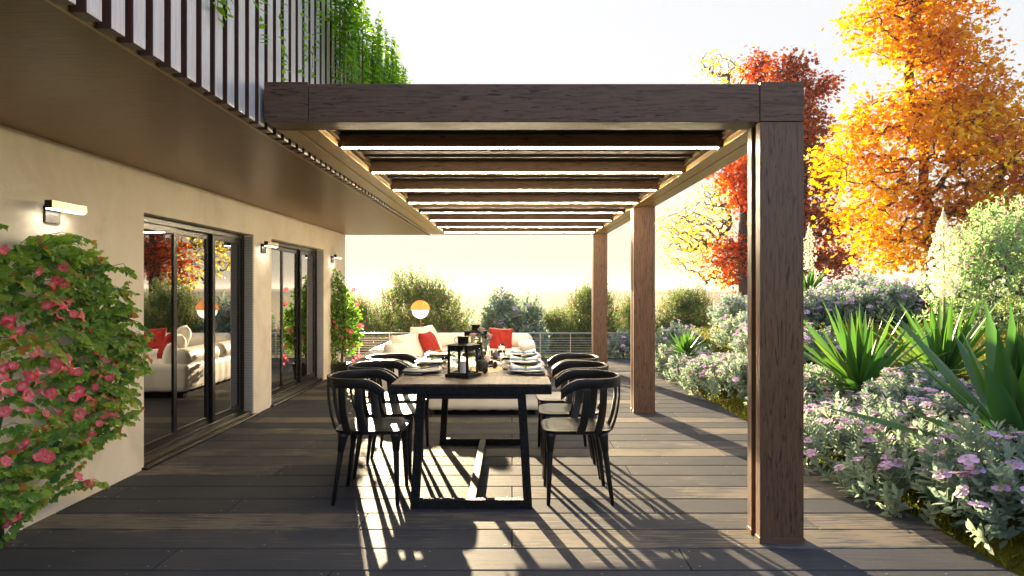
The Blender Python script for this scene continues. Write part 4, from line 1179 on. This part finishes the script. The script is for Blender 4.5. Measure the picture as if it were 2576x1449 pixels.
# moss grass on the mound
def grass():
    rg = np.random.default_rng(9); n = 60000
    x = rg.uniform(2.32, 8.5, n); y = rg.uniform(2.2, 13., n)
    keep = (rg.random(n) < np.clip(1.2 - (x - 2.3) * .06, .3, 1))
    x, y = x[keep], y[keep]; n = len(x)
    p = np.stack([x, y, terrain(x, y) - .01], -1)
    d = rg.normal(size=(n, 3)) * .45 + [0, 0, 1.]
    h = rg.uniform(.02, .055, n) * np.where(x < 2.6, 1.6, 1)
    V = leaves(p, d, rdir(rg, n), h, h * .16 + .002, ([(-.5, 0, 0), (.5, 0, 0), (.3, .6, .1), (0, 1, .35)], None))
    o = link('grass', np_mesh('grass', V, 0, [(0, 1, 2, 3)], np.clip(rg.normal(size=n) * .2 + .45, 0, 1)), LM_grass)
    tag(o, 'short mossy grass growing on the garden mound', 'grass', kind='stuff')
grass()

# ------------------------------------------------------------------ trees
def tree(name, label, Y, trunk_px, lobes_px, n_tip, per_tip, leaf, lm, bark, seed, spread=.5, tone=None, r_tip=.008, rmax=.25, grp='autumn trees beyond the garden', droop=.35, depth=.85, forks=()):
    rg = np.random.default_rng(seed); k = Y / F
    tp = [P(u, v, Y) for u, v in trunk_px]
    base = Vector((tp[0].x, Y, float(terrain(tp[0].x, Y)) - .1))
    t = thing(name, label, 'tree', tuple(base), 0, grp)
    tips = []; w = np.array([a * b for _, _, a, b in lobes_px], float); w /= w.sum()
    for (u, v, a, b), f in zip(lobes_px, w):
        n = max(4, int(n_tip * f)); d = rdir(rg, n); q = rg.random(n) ** .38
        c = P(u, v, Y); dy = rg.normal() * .3 * a * k
        tips.append(np.stack([c.x + d[:, 0] * q * a * k, Y + dy + d[:, 1] * q * a * k * depth, c.z + d[:, 2] * q * b * k], -1))
    tips = np.concatenate(tips)
    root = [tuple(base)] + [tuple(p) for p in tp]
    rt = []
    for a, b in zip(root[:-1], root[1:]):
        for f in (0, .5): rt.append(tuple(Vector(a).lerp(Vector(b), f) + Vector(rg.normal(size=3) * .04)))
    rt.append(root[-1])
    A, par, lf = grow(rt, tips, rg, .16, zbias=.25)
    mb = MB(); limb_mesh(mb, A, par, r_tip, .5, rmax, sides=6); mb.build('trunk', bark, t, world=True, smooth=True)
    n = len(tips); idx = np.repeat(np.arange(n), per_tip)
    m = len(idx)
    off = rg.normal(size=(m, 3)) * spread * .5 * [1, 1, .55]
    pp = tips[idx] + off
    dd = rdir(rg, m) * [1, 1, .5] + unit(off) * .7 + [0, 0, -droop]
    nn = rdir(rg, m) * .7 + [0, 0, .8]
    ll = leaf * rg.uniform(.55, 1.45, m)
    base_t = np.clip(rg.normal(size=n) * .22 + .5, 0, 1)[idx] + rg.normal(size=m) * .16
    if tone is not None: base_t = base_t + tone(pp)
    V = leaves(pp - np.array(base), dd, nn, ll, ll * .95, T_MAPLE)
    link('crown', np_mesh(name + '_crown', V, 0, T_MAPLE[1], np.clip(base_t, 0, 1)), lm, t)
    return t
tree('orange_maple', 'tall orange and yellow maple at the right of the photo', 20., [(2345, 690), (2338, 540), (2325, 400), (2300, 270), (2285, 190), (2305, 90), (2300, -20)],
     [(2235, 70, 105, 90), (2390, 60, 95, 110), (2320, -80, 150, 110), (2320, -230, 100, 110), (2225, 290, 110, 75), (2430, 215, 120, 90), (2190, 410, 130, 80), (2390, 380, 160, 95),
      (2560, 320, 130, 110), (2215, 530, 125, 85), (2420, 530, 150, 85), (2590, 480, 140, 110), (2240, 625, 105, 50), (2390, 640, 120, 40), (2700, 420, 120, 160), (2330, 150, 110, 70), (2340, 300, 110, 80), (2620, 610, 120, 60)],
     1500, 21, .125, LM_maple_o, M_bark, 51, spread=.62, tone=lambda p: .26 - .19 * (p[:, 0] - 9.6) / 2.6 + .12 * np.sin(p[:, 0] * 2.1 + p[:, 2] * 1.3), r_tip=.0055, rmax=.15)
tree('scarlet_maple', 'scarlet maple seen between the middle and front posts', 30., [(1872, 740), (1870, 600), (1885, 450), (1900, 330), (1910, 200)],
     [(1845, 450, 62, 55), (1925, 400, 90, 80), (1945, 520, 80, 60), (1852, 655, 50, 60), (1930, 640, 80, 60), (1905, 175, 35, 45), (1950, 290, 70, 80), (1880, 480, 60, 55)],
     760, 21, .135, LM_maple_r, M_barkdark, 52, spread=.62, r_tip=.008, rmax=.26)
tree('dark_red_maple', 'dark red maple partly hidden behind the front post', 28., [(2015, 740), (2010, 560), (2015, 420), (2010, 250), (2000, 180)],
     [(1985, 185, 45, 45), (2065, 215, 45, 25), (2040, 330, 50, 70), (2060, 440, 45, 60), (2055, 560, 60, 60), (2090, 655, 60, 45), (2000, 640, 60, 50), (1990, 300, 50, 70)],
     560, 17, .135, LM_maple_d, M_barkdark, 53, spread=.6, r_tip=.008, rmax=.24)
tree('yellow_tree', 'sparse yellow tree with bare branches behind the scarlet maple', 34., [(1905, 790), (1900, 650), (1880, 500), (1860, 350), (1840, 220)],
     [(1800, 165, 45, 40), (1845, 190, 50, 45), (1760, 560, 75, 65), (1820, 480, 60, 60), (1725, 610, 65, 60), (1790, 650, 85, 65), (1850, 330, 50, 80), (1700, 570, 40, 40), (1990, 420, 90, 120), (1820, 700, 70, 30)],
     1000, 3, .15, LM_yellow, M_barkdark, 54, spread=.6, r_tip=.0055, rmax=.2)

# ------------------------------------------------------------------ climbers and hanging vines
def trumpet(seed, r=.052):
    """five-lobed trumpet flower, mouth to +z"""
    rg = np.random.default_rng(seed); n = 20; rows = [(-.075, .004), (-.05, .006), (-.03, .010), (-.012, .018), (0., .030), (.006, .044), (.004, .052)]
    vs = []; fs = []; col = []
    for z, rr in rows:
        for k in range(n):
            a = 2 * PI * k / n; lob = 1 + (.16 * abs(math.cos(2.5 * a)) - .08) * (rr / .052) ** 2
            q = rr * lob * r / .052; vs.append((q * math.cos(a), q * math.sin(a), (z + .006 * math.sin(5 * a + seed) * (rr / .052) ** 2 + rg.normal() * .001) * r / .052))
            col.append({.004: .9, .006: .8, .010: .75, .018: .92, .030: .55, .044: .3}.get(rr, .2) + rg.normal() * .04)
    for i in range(len(rows) - 1):
        for k in range(n): fs.append((i * n + k, i * n + (k + 1) % n, (i + 1) * n + (k + 1) % n, (i + 1) * n + k))
    me = bpy.data.meshes.new('trumpet_flower'); me.from_pydata(vs, [], fs); me.update()
    a = me.attributes.new('rnd', 'FLOAT', 'POINT'); a.data.foreach_set('value', np.clip(col, 0, 1).astype(np.float32))
    me.materials.append(LM_pink); me.polygons.foreach_set('use_smooth', [True] * len(me.polygons)); return me
TR = [trumpet(k) for k in range(3)]
def on_wall(u, v, X):
    Y = X * F / (u - CX); return np.array([X, Y, CH + (CY - v) / F * Y])
def climber():
    t = thing('flowering_climber', 'leafy climber with coral pink trumpet flowers on the wall at left', 'climber', (-2.58, 3.35, 0))
    rg = np.random.default_rng(61); B = np.array([-2.58, 3.35, 0.])
    outl = [(150, 555), (215, 580), (245, 635), (275, 690), (312, 745), (300, 800), (338, 860), (342, 915), (325, 960), (312, 1000), (330, 1070), (250, 1105), (200, 1135), (225, 1180), (268, 1222), (120, 1240), (40, 1300)]
    O = np.array([on_wall(u, v, -2.47) for u, v in outl]); zs = O[:, 2][::-1]; ysm = O[:, 1][::-1]
    od = np.argsort(zs); zs, ysm = zs[od], ysm[od]
    stems = MB(); pp, dd, nn, ll, cc = [], [], [], [], []
    main = [(-2.58, 3.1 + .12 * k, 0.0) for k in range(4)]
    for k, m in enumerate(main):
        stems.tube([m, (m[0] + .03, m[1] - .1, .5), (m[0] + .04, m[1] + .05, 1.0), (m[0] + .05, m[1] - .05, 1.45)], [.012, .010, .008, .005], 6)
    ns = 350
    for i in range(ns):
        zt = rg.uniform(.16, 1.60); Ym = float(np.interp(zt, zs, ysm)) - .12 * (.5 + .5 * math.sin(zt * 31 + .8)) + .06
        f = rg.random() ** .55 if i % 3 else 1.0
        Yt = 2.55 + (Ym - 2.55) * f
        if i >= 8 and zt < .42 and (f < .6 or i % 2): continue
        bul = math.sqrt(max(0, 1 - ((zt - .9) / .85) ** 2))
        xt = WX + .05 + rg.random() ** .8 * (.10 + .30 * bul * (1 - .45 * f))
        tip = np.array([xt, Yt, zt]); l = rg.uniform(.30, .55)
        if i < 8:          # low trailing stems
            u_, v_ = [(232, 1212), (272, 1224), (200, 1195), (50, 1300), (30, 1315), (120, 1175), (215, 1160), (150, 1200)][i]; tip = on_wall(u_, v_, WX + .12); xt, Yt, zt = tip; l = .5
        st_ = np.array([WX + .05 + (xt - WX - .05) * .55, Yt - l * rg.uniform(.5, .95), zt + rg.uniform(-.22, min(.24, 1.58 - zt))])
        mid = (st_ + tip) / 2 + np.array([.03, 0, rg.uniform(.02, .07)])
        stems.tube([st_, mid, tip], [.0028, .002, .001], 4, cap=False)
        k = int(l / .021)
        tone = rg.normal() * .14 + .42
        for j in range(k):
            q = (j + rg.random() * .5) / k; c = st_ * (1 - q) ** 2 + 2 * mid * q * (1 - q) + tip * q * q
            ax = tip - st_; ax /= np.linalg.norm(ax)
            sd = np.array([.5 * rg.random(), 0, 1.]) * (1 if j % 2 else -1)
            pp.append(c); dd.append(ax * .6 + sd * .55 + np.array([.35, 0, -.55]) + rg.normal(size=3) * .3)
            nn.append(np.array([.9, -.35, .55]) + rg.normal(size=3) * .35)
            s = rg.uniform(.028, .047) * (1 - .4 * (q > .85)); ll.append(s)
            cc.append(np.clip(tone + rg.normal() * .2 + (.45 if rg.random() < .05 else 0) + .15 * (q > .7), 0, 1))
    pp, dd, nn, ll = map(np.array, (pp, dd, nn, ll))
    V = leaves(pp - B, dd, nn, ll, ll * .88, T_HEART)
    stems.build('stems', M_vinestem, t, world=True, smooth=True)
    link('foliage', np_mesh('climber_foliage', V, 0, T_HEART[1], np.array(cc)), LM_climb, t)
    fl = [(160, 672), (145, 700), (98, 683), (135, 715), (160, 715), (113, 741), (118, 768), (146, 760), (163, 770), (185, 790), (178, 760), (207, 795), (150, 795), (10, 628), (22, 805), (48, 832), (38, 845), (20, 815), (97, 885), (85, 900), (152, 880), (142, 915), (170, 905), (160, 925), (75, 945), (95, 940), (130, 935),
          (180, 930), (195, 935), (10, 925), (8, 950), (32, 920), (95, 960), (57, 970), (15, 985), (70, 995), (100, 985), (130, 990), (12, 1035), (72, 1032), (115, 1040), (150, 1040), (185, 1000), (200, 985), (245, 895), (262, 912), (285, 920), (255, 945), (275, 950), (240, 975), (225, 1000), (262, 1000), (290, 1008), (200, 1040), (262, 1040), (250, 1065), (230, 1090), (222, 1108), (288, 1042), (55, 1130), (65, 1115), (110, 1140), (95, 1150), (120, 1150), (15, 1160), (198, 1198), (225, 1215), (28, 1300), (18, 1318), (45, 1293)]
    for i, (u, v) in enumerate(fl):
        zr = CH + (CY - v) / F * 3.6; bul = math.sqrt(max(0, 1 - ((zr - .9) / .9) ** 2))
        p = on_wall(u, v, WX + .10 + .24 * bul * (1 - max(0, u - 60) / 520))
        o = bpy.data.objects.new('flower', TR[i % 3]); COL.objects.link(o); o.parent = t; o.location = p - B
        d = Vector((.75, -.55, .35)) + Vector(rg.normal(size=3) * .8); o.rotation_euler = d.to_track_quat('Z', 'Y').to_euler()
        s = rg.uniform(.42, .64); o.scale = (s, s, s)
climber()

def strand(acc, top, length, rg, leaf=.055, sway=.03, dens=30., tone0=.5):
    """one hanging stem with alternating leaves; acc = (stems MB, lists)"""
    n = max(4, int(length / .08)); pts = []; a = rg.uniform(0, 6.28)
    for k in range(n + 1):
        f = k / n; pts.append(np.array([top[0] + sway * math.sin(a + 3 * f) * f + .01, top[1] + sway * math.cos(a * 1.3 + 2.4 * f) * f, top[2] - length * f]))
    acc[0].tube(pts, [.0015] * n + [.0008], 4, cap=False)
    m = max(3, int(length * dens))
    for j in range(m):
        q = (j + .5 * rg.random()) / m; x = q * n; i = min(n - 1, int(x)); c = pts[i] * (1 - (x - i)) + pts[i + 1] * (x - i)
        s = 1 if j % 2 else -1
        acc[1].append(c); acc[2].append(np.array([.35 + .3 * rg.random(), s * .8, -.15]) + rg.normal(size=3) * .3)
        acc[3].append(np.array([.7, -.3, .8]) + rg.normal(size=3) * .35); acc[4].append(leaf * rg.uniform(.65, 1.15)); acc[5].append(np.clip(tone0 + rg.normal() * .2, 0, 1))
def vine_thing(name, label, strands, seed, leaf=.055, dens=30., grp=None, tone0=.5):
    rg = np.random.default_rng(seed); acc = (MB(), [], [], [], [], [])
    B = strands[0][0]
    t = thing(name, label, 'vine', tuple(B), 0, grp)
    for top, l in strands: strand(acc, top, l, rg, leaf, .03, dens * 1.7, tone0)
    acc[0].build('stem', M_vinestem, t, world=True, smooth=True)
    ll = np.array(acc[4]); V = leaves(np.array(acc[1]) - np.array(B), np.array(acc[2]), np.array(acc[3]), ll, ll * .46, T_LANCE)
    link('leaves', np_mesh('vine_leaves', V, 0, T_LANCE[1], np.array(acc[5])), LM_vine, t)
VG = 'single vines hanging over the slats'
def hv(u, v_end, label, k, X=-1.245):
    Y = X * F / (u - CX); zt = 3.46; ze = CH + (CY - v_end) / F * Y
    vine_thing('hanging_vine', label, [((X, Y, zt), zt - ze)], 70 + k, .062, 27., VG)
hv(552, 48, 'leftmost short hanging vine, ending high on the slats', 0)
hv(580, 62, 'second short hanging vine from the left on the slats', 1)
hv(637, 122, 'hanging vine ending midway up the slats, left of the beam', 2)
hv(708, 250, 'longest hanging vine, trailing onto the end block of the pergola beam', 3, -1.22)
hv(752, 205, 'hanging vine above the left end of the pergola beam', 4)
hv(792, 205, 'hanging vine just right of the beam end block', 5)
rgv = np.random.default_rng(80); Ss = []
for k in range(250):
    y = 4.55 + 5.9 * rgv.random() ** 1.1; f = (y - 4.55) / 1.4
    Ss.append(((-1.25 + .20 * rgv.random() ** 1.2, y, 3.40 + .13 * rgv.random()), float(np.clip(rgv.uniform(.25, .75) + .55 * min(1, f) * rgv.random(), .2, 1.2))))
vine_thing('vine_curtain', 'dense green curtain of hanging vines on the far half of the slatted parapet', Ss, 81, .066, 34., None, .45)

def bougainvillea():
    t = thing('potted_bougainvillea', 'tall slender bougainvillea with coral flowers by the far wall corner', 'plant', (-2.50, 10.02, .19))
    rg = np.random.default_rng(90); B = np.array([-2.50, 10.02, .19])
    lob = [(848, 705, 16, 22), (862, 745, 24, 30), (850, 775, 26, 30), (868, 800, 36, 30), (888, 790, 20, 26), (855, 830, 30, 30), (885, 835, 24, 30), (840, 800, 14, 30), (860, 870, 30, 22), (893, 860, 14, 26), (838, 900, 10, 14)]
    tips = []
    for u, v, a, b in lob:
        n = int(a * b / 9); d = rdir(rg, n); q = rg.random(n) ** .4; c = P(u, v, 10.02); k = 10.02 / F
        tips.append(np.stack([c.x + d[:, 0] * q * a * k, 10.02 + d[:, 1] * q * a * k * .8, c.z + d[:, 2] * q * b * k], -1))
    tips = np.concatenate(tips); tips[:, 0] = np.maximum(tips[:, 0], WX + .02)
    A, par, lf = grow([tuple(B - [0, 0, .04]), tuple(B + [.01, 0, .15]), tuple(B + [.03, 0, .4]), tuple(B + [.02, 0, .8]), tuple(B + [0, 0, 1.15])], tips, rg, .1)
    mb = MB(); limb_mesh(mb, A, par, .0017, .45, .02, sides=5); mb.build('trunk', M_bark, t, world=True, smooth=True)
    m = len(tips) * 3; idx = np.repeat(np.arange(len(tips)), 3); pp = tips[idx] + rg.normal(size=(m, 3)) * .03
    ll = rg.uniform(.03, .05, m); V = leaves(pp - B, rdir(rg, m) + [0, 0, -.4], rdir(rg, m) + [0, 0, .5], ll, ll * .8, T_HEART)
    link('foliage', np_mesh('bougainvillea_foliage', V, 0, T_HEART[1], np.clip(rg.normal(size=m) * .2 + .5, 0, 1)), LM_boug, t)
    for u, v in [(893, 728), (845, 808), (848, 822), (905, 818), (913, 820), (884, 846), (888, 832), (895, 868), (875, 868), (898, 900), (892, 905), (905, 895), (862, 848), (900, 765), (880, 700 + 130), (903, 915)]:
        p = np.array(P(u, v, 10.0)); p[1] += rg.uniform(-.12, -.02)
        o = bpy.data.objects.new('flower', TR[int(rg.integers(3))]); COL.objects.link(o); o.parent = t; o.location = p - B
        o.rotation_euler = (Vector((.2, -1, .3)) + Vector(rg.normal(size=3) * .5)).to_track_quat('Z', 'Y').to_euler(); o.scale = (.62,) * 3
    pt = thing('plant_pot', 'square black pot on the deck against the far wall corner', 'pot', (-2.50, 10.02, 0))
    mb = MB(); a, b = .085, .115
    def sq(h, z): return [(-h, -h, z), (h, -h, z), (h, h, z), (-h, h, z)]
    vs = sq(a, 0) + sq(b, .2) + sq(b - .012, .2) + sq(b - .014, .175)
    fs = [(3, 2, 1, 0)]
    for r in range(3):
        for k in range(4): fs.append((r * 4 + k, r * 4 + (k + 1) % 4, r * 4 + 4 + (k + 1) % 4, r * 4 + 4 + k))
    mb.add(vs, fs); mb.build('bowl', M_pot, pt, bevel=.002)
    MB().box(-b + .016, b - .016, -b + .016, b - .016, .16, .178).build('soil', M_yuccabark, pt)
bougainvillea()

# ------------------------------------------------------------------ light, sky, camera
HAZE = .0004
SUN_AZ, SUN_EL = R(14.5), R(13.)
S = Vector((-math.sin(SUN_AZ) * math.cos(SUN_EL), math.cos(SUN_AZ) * math.cos(SUN_EL), math.sin(SUN_EL)))
sd = bpy.data.lights.new('sun', 'SUN'); sd.energy = 3.9; sd.angle = R(.5); sd.color = (1., .785, .49)
so = bpy.data.objects.new('sun', sd); COL.objects.link(so); so.rotation_euler = S.to_track_quat('Z', 'Y').to_euler(); so.location = (0, 20, 20)
w = bpy.data.worlds.new('World'); scene.world = w; w.use_nodes = True
nt = w.node_tree; nt.nodes.clear()
sky = nt.nodes.new('ShaderNodeTexSky'); sky.sky_type = 'NISHITA'; sky.sun_disc = False
sky.sun_elevation = SUN_EL; sky.sun_rotation = -SUN_AZ; sky.air_density = 1.0; sky.dust_density = 3.0; sky.ozone_density = 1.
bg = nt.nodes.new('ShaderNodeBackground'); bg.inputs['Strength'].default_value = .07
wo = nt.nodes.new('ShaderNodeOutputWorld')
# softened sun glare; added fill veil, pale ahead, stronger and blue behind the camera
def vmath(op, x, y):
    n = N(nt, 'ShaderNodeVectorMath', operation=op)
    for i, q in ((0, x), (1, y)):
        if isinstance(q, tuple): n.inputs[i].default_value = q
        else: nt.links.new(q, n.inputs[i])
    return n.outputs['Vector']
c = .85
den = vmath('ADD', sky.outputs['Color'], (c, c, c))
sh = vmath('DIVIDE', vmath('MULTIPLY', sky.outputs['Color'], (c, c, c)), den)
tcw = N(nt, 'ShaderNodeTexCoord'); sp = N(nt, 'ShaderNodeSeparateXYZ'); L(nt, tcw, 'Generated', sp, 'Vector')
mrw = N(nt, 'ShaderNodeMapRange', interpolation_type='SMOOTHSTEP')
for k_, v_ in (('From Min', -.1), ('From Max', .75), ('To Min', .0), ('To Max', 1.)): mrw.inputs[k_].default_value = v_
L(nt, sp, 'Y', mrw, 'Value')
vc = N(nt, 'ShaderNodeMix', data_type='RGBA'); vc.inputs[6].default_value = (.88, 1.12, 1.68, 1); vc.inputs[7].default_value = (.92, .90, .88, 1); L(nt, mrw, 'Result', vc, 'Factor')
mh = N(nt, 'ShaderNodeMapRange', interpolation_type='SMOOTHSTEP')            # cream tint multiplied in low over the horizon
for k_, v_ in (('From Min', .0), ('From Max', .24)): mh.inputs[k_].default_value = v_
L(nt, sp, 'Z', mh, 'Value')
wm = N(nt, 'ShaderNodeMix', data_type='RGBA'); wm.inputs[6].default_value = (.99, .88, .68, 1); wm.inputs[7].default_value = (1.0, 1.03, 1.08, 1); L(nt, mh, 'Result', wm, 'Factor')
nt.links.new(vmath('MULTIPLY', vmath('ADD', sh, vc.outputs[2]), wm.outputs[2]), bg.inputs['Color'])
nt.links.new(bg.outputs['Background'], wo.inputs['Surface'])

# warm evening haze over the whole site
mh_ = bpy.data.materials.new('pale_evening_haze'); mh_.use_nodes = True
nh = mh_.node_tree; nh.nodes.clear(); oh = nh.nodes.new('ShaderNodeOutputMaterial')
pv = nh.nodes.new('ShaderNodeVolumePrincipled'); pv.inputs['Color'].default_value = (1., .97, .92, 1); pv.inputs['Density'].default_value = HAZE; pv.inputs['Anisotropy'].default_value = .0
L(nh, pv, 'Volume', oh, 'Volume')
hz = MB().box(-3100, 3100, -3100, 4100, -2.2, 17.).build('haze', mh_); tag(hz, kind='stuff')
scene.cycles.volume_bounces = 1

cam = bpy.data.cameras.new('camera'); cam.lens = 24.; cam.sensor_width = 36.; cam.clip_end = 6000; cam.clip_start = .05
co = bpy.data.objects.new('camera', cam); COL.objects.link(co); co.location = (0, 0, CH); co.rotation_euler = (PI / 2, 0, 0)
scene.camera = co
for o in bpy.data.objects:
    if '_loc' in o: del o['_loc']
vs = scene.view_settings; vs.view_transform = 'Standard'; vs.look = 'None'; vs.gamma = 1.; vs.exposure = 3.0; vs.use_curve_mapping = False
scene.cycles.use_denoising = True
scene.cycles.max_bounces = 10; scene.cycles.transparent_max_bounces = 24; scene.cycles.diffuse_bounces = 5; scene.cycles.transmission_bounces = 8
scene.cycles.sample_clamp_indirect = 8.
